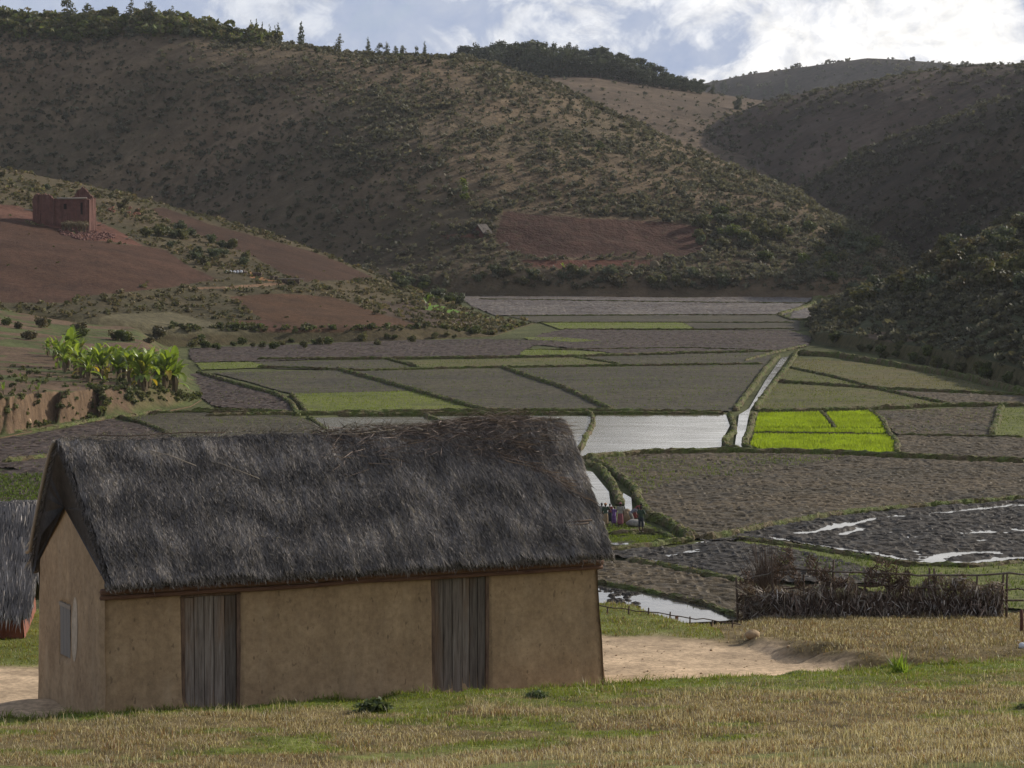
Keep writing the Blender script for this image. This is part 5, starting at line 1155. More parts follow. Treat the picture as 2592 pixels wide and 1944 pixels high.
DB = [(.28, .21, .165), (.20, .145, .11), (.36, .30, .25), (.46, .41, .36), (.13, .09, .07)]
o = brush(1895, 2548, .22, .80, 5200, DB, (.12, .34), (.012, .036), 'dried_brush'); o['kind'] = 'stuff'
o = brush(1905, 2545, .05, .40, 2300, DB, (.10, .30), (.012, .036), 'dried_brush')
o = brush(1900, 2548, .0, .15, 2600, DK, (.25, .70), (.008, .02), 'dark_twigs', .05, (0, 0, 1), .22); o['kind'] = 'stuff'; o['kind'] = 'stuff'
for a0, a1, h0, h1, n in [(1884, 1920, .5, 1.35, 420), (1965, 2032, .8, 1.42, 620), (2045, 2100, .78, 1.2, 380), (2100, 2150, .72, 1.02, 200), (2196, 2215, .7, 1.22, 200), (2222, 2280, .6, 1.38, 520), (2280, 2310, .6, 1.0, 250), (2420, 2545, .55, .88, 350)]:
    o = brush(a0, a1, h0, h1 - .1, n, DK if a0 < 2400 else DB, (.06, .22), (.008, .028), 'dark_twigs', .12, (0, 0, .4), .8); o['kind'] = 'stuff'
o = brush(1893, 1975, .0, .75, 700, DB, (.15, .4), (.015, .04), 'dried_brush', .2, (0, 0, -.2), .8); o['kind'] = 'stuff'
# leafless bush behind the left end of the fence
m = MB(); 
for k in range(90):
    a = rng.uniform(0, 6.28); r = rng.uniform(.1, .55); h = rng.uniform(.9, 2.1); m.tube([(0.1 * math.cos(a), .1 * math.sin(a), -.1), (.5 * r * math.cos(a), .5 * r * math.sin(a), h * .5), (r * math.cos(a) + rng.normal(0, .05), r * math.sin(a), h)], [.010, .007, .003], 4, cap=False)
    for q_ in range(3): m.tube([(.5 * r * math.cos(a), .5 * r * math.sin(a), h * rng.uniform(.4, .6)), (r * math.cos(a) + rng.normal(0, .2), r * math.sin(a) + rng.normal(0, .2), h * rng.uniform(.7, 1.0))], [.005, .002], 3, cap=False)
x = fpt(1945, 68.5); bare = m.build('bare_bush', dpole_m); bare.location = (x, 68.5, float(ground(x, 68.5))); tag(bare, 'leafless twiggy bush rising behind the left end of the brush fence', 'bush')
# low pole railing behind the yard
x0, x1 = fpt(1515, 61), fpt(1880, 61); lowf = thing('pole_railing', 'low broken railing of thin poles on the grass edge behind the yard', 'railing', (x0, 61.0, float(ground(x0, 61.0)))); LO = np.array(lowf.location)
m = MB(); xs = np.linspace(x0, x1, 20); m.tube(np.stack([xs, 61 + 0 * xs, np.polyval(np.polyfit(xs, ground(xs, 61 + 0 * xs), 1), xs) + .12 + .012 * rng.normal(size=20)], 1) - LO, [.013] * 20, 6); m.build('rail', dpole_m, lowf, True)
for x in np.linspace(x0 + .2, x1 - .2, 7):
    m = MB(); g_ = float(ground(x, 61.0)); m.tube(np.array([(x, 61, g_ - .1), (x + rng.normal(0, .02), 61, g_ + rng.uniform(.12, .2))]) - LO, [.02, .016], 6); m.build('post', dpole_m, lowf, True)
orange, t, b = material('orange_brick'); t.set(b.inputs['Base Color'], t.mix(t.noise(9, 3), (.30, .12, .06), (.22, .09, .05)))
def clod(p, r, mat, name, label, cat, flat=.6, n=12):
    m = MB(); m.ellipsoid((0, 0, 0), (r, r * .75, r * flat), nu=n, nv=8, jit=.07); o = m.build(name, mat, None, True); o.location = (p[0], p[1], p[2] + r * flat * .5); o.rotation_euler = (0, 0, rng.uniform(0, 6)); return tag(o, label, cat)
p = hit(1713, 1568); m = MB(); m.box((0, 0, .09), (.19, .14, .16), jit=.006); o = m.build('brick_block', orange); o.location = p; tag(o, 'small orange brick block standing by the low pole railing', 'brick')
clod(hit(1905, 1614), .17, mud_m, 'earth_lump', 'lump of dry earth at the far edge of the sandy yard', 'earth lump', .6)
for px, py, r in [(1800, 1648, .04), (1775, 1706, .03), (1995, 1640, .04), (1842, 1627, .03), (1640, 1700, .03), (1560, 1660, .025)]:
    clod(hit(px, py), r, mud_m, 'pebble', 'small pebble lying on the sand of the yard', 'pebble', .6, 7)['group'] = 'pebbles on the sandy yard'
wm, t, b = material('white_cloth'); b.inputs['Base Color'].default_value = (.62, .62, .62, 1)
clod(hit(2590, 1640), .11, wm, 'white_sack', 'white sack lying in the grass at the right edge of the photo', 'sack', .6)
rp_m, t, b = material('reddish_post_wood'); t.set(b.inputs['Base Color'], t.mix(t.noise(9, 3), (.13, .055, .038), (.09, .04, .03)))
p = hit(2585, 1600); m = MB(); m.tube([(0, 0, -.1), (.01, 0, .22), (.0, 0, .46)], [.04, .038, .035], 8); o = m.build('red_post', rp_m, None, True); o.location = p; tag(o, 'short reddish post at the right end of the brush fence', 'post')

# ------------------------------------------------------------------ foreground grass
grass_m = leafy('dry_grass', .42, .5, vary=0, spec=.45)
def grass(name, n, x0, x1, y0, y1, keep, H, W, cfun, label, lean=.5):
    Y = np.sqrt(rng.uniform(y0 ** 2, y1 ** 2, n)); X = Y * rng.uniform(-.192, .192, n); k = (X > x0) & (X < x1); X, Y = X[k], Y[k]; k = keep(X, Y) > rng.random(len(X)); X, Y = X[k], Y[k]
    P = np.stack([X, Y, fg_z(X, Y) - .01], 1); h = rng.uniform(*H, len(X)) * (.55 + .9 * vnoise(X / .45, Y / .45, 711) ** 1.5)
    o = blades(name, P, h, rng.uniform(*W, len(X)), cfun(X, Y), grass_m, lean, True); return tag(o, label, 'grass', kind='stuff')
def dry_col(X, Y):
    n = len(X); r = np.clip(rng.random(n) + .35 * fbm(X / .9, Y / 1.3, 3, 715), 0, 1)[:, None]; c = np.where(r < .5, np.array([[.265, .20, .115]]), np.where(r < .74, np.array([[.54, .46, .33]]), np.where(r < .9, np.array([[.16, .135, .05]]), np.array([[.23, .125, .065]])))); return c * rng.uniform(.6, 1.4, (n, 1))
def green_col(X, Y):
    n = len(X); r = rng.random(n)[:, None]; return np.where(r < .75, np.array([[.165, .205, .026]]), np.array([[.21, .18, .06]])) * rng.uniform(.6, 1.35, (n, 1))
def dry_keep(X, Y):
    s_, g_, s = fg_zone(X, Y); return np.where(s < -.25, np.clip(1.0 - g_ * 1.35, .0, 1) * np.clip(.15 + 1.1 * vnoise(X / .35, Y / .5, 712) * (.4 + 1.0 * vnoise(X / 1.6, Y / 2.2, 714)), .05, 1), 0)
def green_keep(X, Y):
    s_, g_, s = fg_zone(X, Y); return np.where(s_ > .3, 0, np.clip(g_ * 1.2, .04, 1)) * (s < .15)
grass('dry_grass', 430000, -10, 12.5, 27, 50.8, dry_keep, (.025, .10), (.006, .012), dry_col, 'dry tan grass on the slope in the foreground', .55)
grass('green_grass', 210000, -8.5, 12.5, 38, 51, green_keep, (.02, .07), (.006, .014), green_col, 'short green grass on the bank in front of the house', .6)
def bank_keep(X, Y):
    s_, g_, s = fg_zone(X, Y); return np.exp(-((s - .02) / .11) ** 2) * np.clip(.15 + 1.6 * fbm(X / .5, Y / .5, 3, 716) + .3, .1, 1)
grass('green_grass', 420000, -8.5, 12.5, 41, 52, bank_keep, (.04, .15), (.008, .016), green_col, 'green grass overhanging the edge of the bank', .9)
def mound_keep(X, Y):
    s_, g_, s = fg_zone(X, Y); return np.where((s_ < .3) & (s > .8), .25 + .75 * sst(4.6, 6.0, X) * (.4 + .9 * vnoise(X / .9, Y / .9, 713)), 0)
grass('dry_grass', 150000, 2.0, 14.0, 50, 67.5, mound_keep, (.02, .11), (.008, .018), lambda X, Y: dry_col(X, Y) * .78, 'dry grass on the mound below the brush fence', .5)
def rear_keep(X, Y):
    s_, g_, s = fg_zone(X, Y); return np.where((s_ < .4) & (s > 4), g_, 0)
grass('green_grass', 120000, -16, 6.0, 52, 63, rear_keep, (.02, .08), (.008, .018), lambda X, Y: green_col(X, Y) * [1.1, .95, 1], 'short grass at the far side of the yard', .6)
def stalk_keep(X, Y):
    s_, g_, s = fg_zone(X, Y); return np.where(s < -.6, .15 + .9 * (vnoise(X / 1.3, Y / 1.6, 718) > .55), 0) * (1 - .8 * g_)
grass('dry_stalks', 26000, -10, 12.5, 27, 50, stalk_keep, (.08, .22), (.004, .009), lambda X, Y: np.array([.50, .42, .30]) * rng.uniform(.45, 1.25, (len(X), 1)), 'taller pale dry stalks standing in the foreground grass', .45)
deb = MB()
for k in range(160):
    x = rng.uniform(1.6, 7.0); y = rng.uniform(48.5, 58.5)
    if fg_zone(np.array([x]), np.array([y]))[0][0] < .6: continue
    r = rng.uniform(.006, .016); deb.ellipsoid((x, y, float(fg_z(np.array([x]), np.array([y]))[0]) + r * .3), (r * 1.6, r, r * .6), nu=5, nv=4, jit=.2)
o = deb.build('grit', mud_m); tag(o, 'small grit and crumbs of earth strewn over the sandy yard', 'grit', kind='stuff')
# single plants in the foreground
spk = leafy('spiky_leaf', .45, .4, vary=0, spec=.5)
p = hit(2278, 1705); n = 46; a = rng.uniform(0, 6.28, n); e = rng.uniform(.5, 1.4, n); D = np.stack([np.cos(a) * np.cos(e), np.sin(a) * np.cos(e), np.sin(e)], 1)
straw_keep = straw_m; straw_m = spk; o = loose('spiky_plant', rng.normal(0, .05, (n, 3)) * [1, 1, .2], D, rng.uniform(.22, .46, n), rng.uniform(.02, .035, n), np.array([.17, .24, .03]) * rng.uniform(.7, 1.3, (n, 1)), None, None); straw_m = straw_keep
o.location = p; tag(o, 'bright green spiky plant on the bank right of the sandy yard', 'plant')
for px, py, s, lab in [(946, 1802, .42, 'dark leafy weed on the bank below the middle of the house'), (1360, 1768, .28, 'small dark weed on the grass below the right door'), (2590, 1796, .18, 'green weed in the grass at the right edge')]:
    p = hit(px, py); V, Q, C = blob_leaves([((0, 0, .3), (.5, .4, .32)), ((.35, .1, .2), (.3, .25, .2)), ((-.4, 0, .2), (.3, .25, .2))], 260, .15, [(.10, .13, .06), (.14, .165, .08), (.075, .095, .04)])
    o = mesh_np('weed', V, Q, leaf_m, False, C); o.location = p; o.scale = (s, s, s * .8); tag(o, lab, 'weed')
# ------------------------------------------------------------------ roofless red ruin on the left spur
ruin_m = mud_mat('red_mud_brick', (.165, .078, .060), (.115, .054, .043), (.205, .105, .08))
hole_m, t, b = material('opening_shade'); t.set(b.inputs['Base Color'], t.mix(t.noise(5, 4), (.022, .014, .012), (.035, .022, .018)))  # near-black colour stands in for the shade inside the ruin
bl = hit(86, 562, 200); SCL = bl[1] / F                        # metres per photo pixel at the ruin
RO = np.array([bl[0], bl[1], bl[2]]); ruin = thing('ruined_house', 'roofless red mud brick house with one gable standing on the left hill', 'ruin', tuple(RO), D2R(-8))
def rl(px, py): return (px - 86) * SCL, (562 - py) * SCL        # local across and height
def ruin_wall(name, outline, y0, y1, holes=(), axis='x', x0=0):
    """an outline with openings, as a thick wall: columns of blocks, ragged along the top"""
    m = MB(); xs = [p[0] for p in outline]; a0, a1 = min(xs), max(xs); n = max(10, int((a1 - a0) / .16)); st = (a1 - a0) / n
    ox = np.array([p[0] for p in outline]); oz = np.array([p[1] for p in outline])
    for i in range(n):
        c = a0 + (i + .5) * st; top = float(np.interp(c, ox, oz)) + rng.normal(0, .09); spans = [(-1.6, top)]
        for h0, h1, z0, z1 in holes:
            if h0 < c < h1: spans = [(-1.6, z0), (z1, top)]
        for z0, z1 in spans:
            if z1 > z0:
                cc = (c, (y0 + y1) / 2, (z0 + z1) / 2); sz = (st * 1.002, y1 - y0, z1 - z0)
                if axis == 'y': cc = (x0 + (y0 + y1) / 2, c, cc[2]); sz = (y1 - y0, st * 1.002, z1 - z0)
                m.box(cc, sz, jit=.03)
    return m.build(name, ruin_m, ruin)
Lr = rl(231, 0)[0]; Wd = 4.6
X_ = lambda px: rl(px, 0)[0]; Z_ = lambda py: rl(0, py)[1]
ruin_wall('left_end_wall', [(X_(84), Z_(505)), (X_(88), Z_(497)), (X_(93), Z_(492)), (X_(126), Z_(492)), (X_(131), Z_(496)), (X_(137), Z_(502)), (X_(138), Z_(504))], -.25, .25)
ruin_wall('front_wall', [(X_(138.5), Z_(504)), (X_(143), Z_(503)), (X_(215), Z_(503)), (X_(224), Z_(502)), (X_(230), Z_(507))], .15, .65, [(X_(163), X_(171), Z_(530), Z_(516)), (X_(206), X_(213), Z_(543), Z_(513))])
ruin_wall('back_wall', [(X_(120), Z_(520)), (X_(170), Z_(505)), (X_(228), Z_(503))], Wd, Wd + .45)
ruin_wall('left_side_wall', [(.3, Z_(500)), (Wd, Z_(518))], 0, .45, (), 'y', X_(88))
mid = X_(203)
ruin_wall('gable_wall', [(X_(176), Z_(502)), (mid - 2.0, Z_(500)), (mid, Z_(472.5)), (mid + 1.98, Z_(500)), (X_(231), Z_(504))], Wd * .55, Wd * .55 + .45)
ruin_wall('right_side_wall', [(.7, Z_(505)), (Wd, Z_(503))], 0, .45, (), 'y', X_(228) - .3)
for nm, p0, p1, q0, q1 in [('shaded_window_fill', 163, 171, 530, 516), ('door', 206, 213, 543, 513)]:  # panels added so both openings read dark, as if shaded inside
    m = MB(); m.box(((X_(p0) + X_(p1)) / 2, .5, (Z_(q0) + Z_(q1)) / 2), (X_(p1) - X_(p0) + .1, .12, Z_(q1) - Z_(q0) + .1)); m.build(nm, hole_m, ruin)
m = MB(); m.tube([(X_(146), .1, Z_(502)), (X_(185), .1, Z_(502.5)), (X_(224), .1, Z_(501.5))], [.16, .15, .14], 7); o = m.build('pale_beam', pole_m, ruin, True); o['label'] = 'pale timber lying along the wall top'
m = MB(); m.tube([(X_(62), -.3, Z_(531)), (X_(84), -.3, Z_(532))], [.09, .09], 6); pl = m.build('pale_pole', pole_m, None, True); pl.location = RO; tag(pl, 'pale pole leaning level against the left end of the red ruin', 'pole')
# open thatched shelter before the ruin
px_ = (189 - CX) / F * 528.0; SO = np.array([px_, 528.0, float(ground(px_, 528.0))]); sh = thing('straw_shelter', 'low straw covered shelter in front of the red ruin', 'shelter', tuple(SO), D2R(-8)); k = SCL
m = MB()
for i in range(5):
    x = (-28 + i * 14) * k; m = MB(); m.tube([(x, 0, -.6), (x + .05, 0, 19 * k)], [.11, .10], 6); m.build('post', dpole_m, sh, True); m = MB(); m.tube([(x, 2.0, -.6), (x, 2.0, 22 * k)], [.08, .07], 6); m.build('post', dpole_m, sh, True)
n = 900; C = np.stack([rng.uniform(-31 * k, 31 * k, n), rng.uniform(-.5, 2.3, n), 20 * k + rng.uniform(-.1, .45, n)], 1); D = rng.normal(0, .6, (n, 3)) + [0, -.4, -.5]
o = loose('straw_cover', C, D, rng.uniform(.3, .9, n), rng.uniform(.05, .12, n), np.array([.20, .16, .10]) * rng.uniform(.4, 1.3, (n, 1)), sh, None); o['kind'] = 'stuff'
n = 260; C = np.stack([rng.choice([-28, -14, 14, 22, 28], n) * k + rng.normal(0, .16, n), rng.uniform(-.1, .3, n), rng.uniform(6 * k, 19 * k, n)], 1); D = rng.normal(0, .2, (n, 3)) + [0, 0, -1]
o = loose('hanging_straw', C, D, rng.uniform(.3, .9, n), rng.uniform(.05, .12, n), np.array([.20, .16, .10]) * rng.uniform(.4, 1.2, (n, 1)), sh, None); o['kind'] = 'stuff'
# dark heap of earth and stones under the shelter
m = MB()
for i in range(230):
    px = rng.uniform(152, 290); py = np.interp(px, [150, 290], [578, 592]) + rng.uniform(0, 24) * (1 - abs((px - 215) / 95) ** 2); p = hit(px, py, 400)
    r = rng.uniform(.15, .5); m.ellipsoid(p, (r, r, r * .7), nu=6, nv=5, jit=.15)
o = m.build('rubble_bank', ruin_m); tag(o, 'bank of dark red rubble below the straw shelter', 'rubble', kind='stuff')
for px, py, l, lab in [(250, 571, 5.2, 'pale plank lying on the earth right of the straw shelter'), (322, 605, 3.4, 'pale plank lying on the red path below the ruin'), (345, 606, 2.6, 'light plank beside the grass right of the red path')]:
    p = hit(px, py, 400); m = MB(); w_ = l / 2
    m.box((0, 0, .12), (w_ * 2 * .55, 1.0, .10), Matrix.Rotation(D2R(-14), 3, 'Y'), jit=.02); o = m.build('pale_plank', pole_m); o.location = p; o.rotation_euler = (0, 0, rng.uniform(-.3, .3)); tag(o, lab, 'plank')
stump, t, b = material('pinkish_brick'); t.set(b.inputs['Base Color'], t.mix(t.noise(3, 3), (.34, .17, .11), (.27, .12, .08)))
for i, (px, py, h) in enumerate([(277, 534, 8), (286, 532, 10), (288, 538, 6), (328, 530, 8), (326, 547, 12), (339, 548, 11), (349, 538, 10), (351, 546, 9), (241, 536, 9)]):
    p = hit(px, py, 400); m = MB()
    for q_ in range(3): m.box((rng.normal(0, .12), rng.normal(0, .1), h * SCL * (q_ + .5) / 3), (rng.uniform(.4, .7), .4, h * SCL / 3), jit=.03)
    o = m.build('brick_stack', stump); o.location = p; tag(o, 'small pinkish stack of mud bricks right of the red ruin', 'brick stack', 'brick stacks right of the ruin')
# stacks and walls along the track below the thicket
for px, py, w, h, lab in [(737, 719, 46, 12, 'long dark woodpile with pale top at the end of the track'), (652, 700, 24, 10, 'low dark brick pile on the orange bare earth'), (690, 708, 10, 10, 'small dark brick pile beside the track'), (701, 708, 8, 9, 'smallest dark brick pile next to the long woodpile'), (608, 692, 24, 9, 'dark brick pile left of the orange earth'), (622, 696, 10, 8, 'short dark brick pile at the edge of the orange earth')]:
    p = hit(px, py, 300); s_ = p[1] / F; m = MB(); nn = max(3, int(w / 3))
    for i in range(nn):
        for r in range(3): m.box(((i - nn / 2) * w * s_ / nn + rng.normal(0, .03), rng.normal(0, .08), h * s_ * (r + .5) / 3), (w * s_ / nn * .95, .9, h * s_ / 3), jit=.04)
    o = m.build('brick_pile', dpole_m); o.location = p
    if w > 40:
        mm = MB(); 
        for i in range(16): x = (rng.uniform(-.5, .5)) * w * s_; mm.tube([(x - .8, rng.normal(0, .2), h * s_ + .06), (x + .8, rng.normal(0, .2), h * s_ + .09)], [.07, .06], 5)
        mm.build('pale_top', pole_m, o)
    tag(o, lab, 'woodpile' if w > 40 else 'brick pile')
p = hit(590, 692, 300); m = MB()
for i in range(5):
    x = i * .9 - 1.5; m.ellipsoid((x * .7, rng.normal(0, .2), .25 + rng.normal(0, .06)), (.26, .22, .26), nu=8, nv=6, jit=.06)
o = m.build('white_sacks', wm, None, True); o.location = p; tag(o, 'row of white filled sacks by the track below the thicket', 'sacks')

clod(np.array(on_z(*vB([(225, 1200)])[0], 0.0)) + [0, 1.2, .1], .85, mud_m, 'boulder', 'dark boulder of fallen earth at the foot of the eroded bank', 'boulder', .8, 16)
# small hut on the central hill
hp = hit(1210, 598, 500); s_ = hp[1] / F; HO = np.array(hp); hut = thing('small_hut', 'tiny thatched hut on a ledge of the central hill', 'hut', tuple(HO), D2R(-38))
w_, h_, l_ = 27 * s_, 30 * s_, 30 * s_; m = MB()
m.add([(-w_ / 2, 0, -1), (w_ / 2, 0, -1), (w_ / 2, 0, h_ * .42), (0, 0, h_ * .93), (-w_ / 2, 0, h_ * .42), (-w_ / 2, l_, -1), (w_ / 2, l_, -1), (w_ / 2, l_, h_ * .42), (0, l_, h_ * .93), (-w_ / 2, l_, h_ * .42)], [(0, 1, 2, 4), (6, 5, 9, 7), (5, 0, 4, 9), (1, 6, 7, 2)], [(4, 2, 3), (7, 9, 8)]); m.build('wall', ruin_m, hut)
m = MB()
for sg in (-1, 1):
    S, T = np.meshgrid(np.linspace(-.4, l_ + .4, 14), np.linspace(0, 1, 8)); V = np.stack([sg * (T * (w_ / 2 + .5)), S, h_ - T * h_ * .68 + .06 * rng.normal(size=S.shape)], -1).reshape(-1, 3); V2 = V - [0, 0, .28]
    m.add(np.concatenate([V, V2]), np.concatenate([grid_faces(8, 14), grid_faces(8, 14) + 112, np.array([(i, i + 1, i + 113, i + 112) for i in list(range(13)) + list(range(98, 111))]), np.array([(i * 14 + e, (i + 1) * 14 + e, (i + 1) * 14 + e + 112, i * 14 + e + 112) for i in range(7) for e in (0, 13)])]))
ht_m, t, b = material('old_thatch'); t.set(b.inputs['Base Color'], t.mix(t.noise(3, 5, .7), (.12, .10, .085), (.07, .058, .05))); m.build('thatched_roof', ht_m, hut)
m = MB(); m.box((0, -.03, h_ * .2), (w_ * .26, .06, h_ * .45)); m.build('door', dpole_m, hut)
# haystack with two poles, lone pole and small plant on the ledge below the central red field
p = hit(1657, 680, 500); s_ = p[1] / F; m = MB(); m.ellipsoid((0, 0, 6 * s_), (13 * s_, 10 * s_, 15 * s_), nu=18, nv=10, jit=.04); hay_m, t, b = material('hay'); t.set(b.inputs['Base Color'], t.mix(t.noise(2, 5, .7), (.16, .125, .075), (.10, .08, .05)))
o = m.build('haystack', hay_m, None, True); o.location = p; tag(o, 'rounded brown haystack at the foot of the central red field', 'haystack')
for px, py0, py1, lab in [(1647, 676, 630, 'thin pole standing at the left of the haystack'), (1666, 676, 634, 'thin pole standing at the right of the haystack'), (1407, 668, 632, 'lone thin pole below the central red field')]:
    p = hit(px, py0, 500); s_ = p[1] / F; m = MB(); m.tube([(0, 0, -.3), (.05, 0, (py0 - py1) * s_ * .5), (0, 0, (py0 - py1) * s_)], [.09, .08, .06], 6); o = m.build('pole', dpole_m, None, True); o.location = p; tag(o, lab, 'pole')
p = hit(1425, 684, 500); t_ = thing('young_banana_plant', 'small green banana plant on the ledge below the central red field', 'banana plant', tuple(p)); t_.scale = (1.3,) * 3; inst('leaf_crown', YB[1][0], t_); inst('stem', YB[1][1], t_)

# ------------------------------------------------------------------ people on the dike behind the house
skin_m, t, b = material('skin'); b.inputs['Base Color'].default_value = (.060, .032, .022, 1); b.inputs['Roughness'].default_value = .6
hair_m, t, b = material('black_hair'); b.inputs['Base Color'].default_value = (.012, .010, .010, 1)
def cloth(name, col):
    m, t, b = material(name); t.set(b.inputs['Base Color'], t.mix(1.0, col, t.ramp(t.noise(7, 4, .6), [(.3, .7), (.7, 1.2)]), 'MULTIPLY')); return m
def fuse(mb, name, mat, parent, vox):
    o = mb.build(name, mat, None); r = o.modifiers.new('r', 'REMESH'); r.mode = 'VOXEL'; r.voxel_size = vox; s = o.modifiers.new('s', 'SMOOTH'); s.iterations = 3; s.factor = .5
    dg = bpy.context.evaluated_depsgraph_get(); me = bpy.data.meshes.new_from_object(o.evaluated_get(dg)); me.materials.clear(); me.materials.append(mat)
    for p_ in me.polygons: p_.use_smooth = True
    old = o.data; bpy.data.objects.remove(o); bpy.data.meshes.remove(old)
    return link(bpy.data.objects.new(name, me), parent)
def V3(*a): return np.array(a, float)
def person(px, py, d, h, face, label, lean=0.0, knee=0.0, arms=('down', 'down'), top=None, bottom=None, skirt=True, hat=None, hair=True):
    """face: heading in radians (0 looks away from the camera); lean: forward bend of the trunk; joints are laid out in the person's own frame, +Y ahead"""
    g = on_d(px, py, d); root = thing('person', label, 'person', (g[0], g[1], max(.02, float(g[2]))), face, 'people working on the dike'); k = h / 1.68
    hip = .90 * k - knee * .22 * k; c, s = math.cos(lean), math.sin(lean); up = V3(0, s, c); fw = V3(0, c, -s)
    pel = V3(0, -.10 * lean * k, hip); chest = pel + up * .36 * k; neck = pel + up * .53 * k; head = pel + up * .655 * k + fw * .03 * k + V3(0, .02 * lean, 0)
    b = MB(); J = {}
    b.tube([pel - up * .06 * k, pel + up * .06 * k, pel + up * .2 * k, chest, chest + up * .12 * k, neck], np.array([.125, .14, .125, .15, .13, .055]) * k, 12, flat=.68); b.tube([neck - up * .03 * k, head - up * .05 * k], [.058 * k, .052 * k], 8)
    Rm = np.stack([V3(1, 0, 0), fw, up], 1)
    b.ellipsoid(head, V3(.076, .096, .112) * k, Rm, nu=14, nv=10); b.ellipsoid(head + fw * .04 * k - up * .07 * k, V3(.05, .055, .045) * k, Rm)   # skull and jaw
    b.tube([head + fw * .085 * k + up * .02 * k, head + fw * .112 * k - up * .025 * k], [.012 * k, .017 * k], 6)                                  # nose
    for sx in (-1, 1):
        b.ellipsoid(head + V3(sx * .078 * k, 0, 0), V3(.012, .022, .034) * k, Rm, nu=7, nv=5); b.ellipsoid(head + V3(sx * .032 * k, 0, 0) + fw * .086 * k + up * .018 * k, V3(.016, .012, .010) * k, Rm, nu=7, nv=5)
    b.ellipsoid(head + fw * .088 * k - up * .062 * k, V3(.026, .013, .010) * k, Rm, nu=8, nv=5)                                                 # lips
    for sx in (-1, 1):
        hp_ = pel + V3(sx * .085 * k, 0, -.03 * k); ank = V3(sx * .11 * k, -.02 * k, .075 * k); kn = (hp_ + ank) / 2 + V3(sx * .02, (.03 + .28 * knee) * k, .02 * k)
        b.tube([hp_, (hp_ + kn) / 2, kn, (kn * 2 + ank) / 3, ank], np.array([.088, .074, .053, .054, .036]) * k, 9); b.tube([ank + V3(0, -.05 * k, -.04 * k), ank + V3(0, .06 * k, -.045 * k), ank + V3(sx * .015, .15 * k, -.058 * k)], np.array([.036, .037, .022]) * k, 8, flat=.7)
        sh_ = neck - up * .045 * k + V3(sx * .175 * k, 0, 0); mode = arms[0 if sx < 0 else 1]
        if mode == 'down': el = sh_ + V3(sx * .05, -.02, -.28) * k; wr = el + V3(0, .07, -.24) * k
        elif mode == 'reach': el = sh_ + V3(sx * .03, .10, -.26) * k; wr = el + V3(-sx * .03, .10, -.22) * k
        elif mode == 'hip': el = sh_ + V3(sx * .17, -.06, -.22) * k; wr = el + V3(-sx * .15, .12, -.14) * k
        else: el = sh_ + V3(sx * .06, .08, -.26) * k; wr = el + V3(-sx * .10, .22, .05) * k
        b.tube([sh_ - V3(sx * .05 * k, 0, 0), sh_, (sh_ + el) / 2, el, (el * 2 + wr) / 3, wr], np.array([.05, .055, .046, .038, .036, .025]) * k, 8)
        J[sx] = (sh_, el, wr); hd = (wr - el) / np.linalg.norm(wr - el); sd = V3(0, 1, 0) - hd * hd[1]; sd /= np.linalg.norm(sd) + 1e-9; pn = np.cross(hd, sd)
        b.tube([wr, wr + hd * .05 * k, wr + hd * .09 * k], np.array([.026, .036, .034]) * k, 8, flat=.5)
        for f, (o_, L_) in enumerate([(-.030, .070), (-.010, .085), (.011, .080), (.031, .060)]):
            b0 = wr + hd * .08 * k + sd * o_ * k; b.tube([b0, b0 + hd * L_ * .5 * k + pn * .004 * k, b0 + hd * L_ * .85 * k + pn * sx * -.018 * k, b0 + hd * L_ * k + pn * sx * -.032 * k], np.array([.0095, .009, .008, .0065]) * k, 6)
        t0 = wr + hd * .03 * k + sd * .028 * k; b.tube([t0, t0 + hd * .03 * k + sd * .028 * k, t0 + hd * .062 * k + sd * .036 * k - pn * sx * .012 * k], np.array([.0125, .011, .008]) * k, 6)
    fuse(b, 'body', skin_m, root, .0085)
    if top is not None:
        m = MB(); m.tube([pel + up * .0 * k, pel + up * .08 * k, pel + up * .2 * k, chest, chest + up * .12 * k, neck - up * .02 * k], np.array([.165, .160, .142, .168, .152, .075]) * k, 14, flat=.74)
        for sx in (-1, 1): s0, e0, w0 = J[sx]; m.tube([s0 - V3(sx * .07 * k, 0, 0), s0, (s0 + e0) / 2, s0 + (e0 - s0) * .85], np.array([.066, .072, .064, .058]) * k, 9)
        fuse(m, 'shirt', top, root, .014)
    if bottom is not None:
        m = MB()
        if skirt: m.tube([pel + up * .06 * k, pel - up * .03 * k, V3(0, pel[1] * .4 + .05 * knee, hip * .62), V3(0, .02, hip * .30)], np.array([.155, .178, .20, .215]) * k, 16, flat=.8)
        else:
            m.tube([pel + up * .07 * k, pel - up * .05 * k], np.array([.155, .17]) * k, 12, flat=.8)
            for sx in (-1, 1):
                hp_ = pel + V3(sx * .085 * k, 0, -.03 * k); ank = V3(sx * .11 * k, -.02 * k, .075 * k); kn = (hp_ + ank) / 2 + V3(sx * .02, (.03 + .28 * knee) * k, .02 * k); m.tube([hp_, (hp_ + kn) / 2, kn, kn + (ank - kn) * .35], np.array([.105, .092, .076, .075]) * k, 10)
        fuse(m, 'skirt' if skirt else 'trousers', bottom, root, .014)
    if hair:
        m = MB(); m.ellipsoid(head - fw * .014 * k + up * .022 * k, V3(.084, .098, .102) * k, Rm, nu=14, nv=10); fuse(m, 'hair', hair_m, root, .012)
    if hat is not None:
        m = MB(); m.ellipsoid(head + up * .075 * k, V3(.094, .108, .075) * k, Rm, nu=14, nv=8); m.tube([head + up * .045 * k, head + up * .062 * k], [.125 * k, .118 * k], 16); fuse(m, 'hat', hat, root, .012)
    return root
vP = view(1450, 1140, 5.927)
def pp(x, y): return vP([(x, y)])[0]
DPE = 198.0
def spot(x, y): a, c_ = pp(x, y); p = on_z(a, c_, .05); return a, c_, p[1]
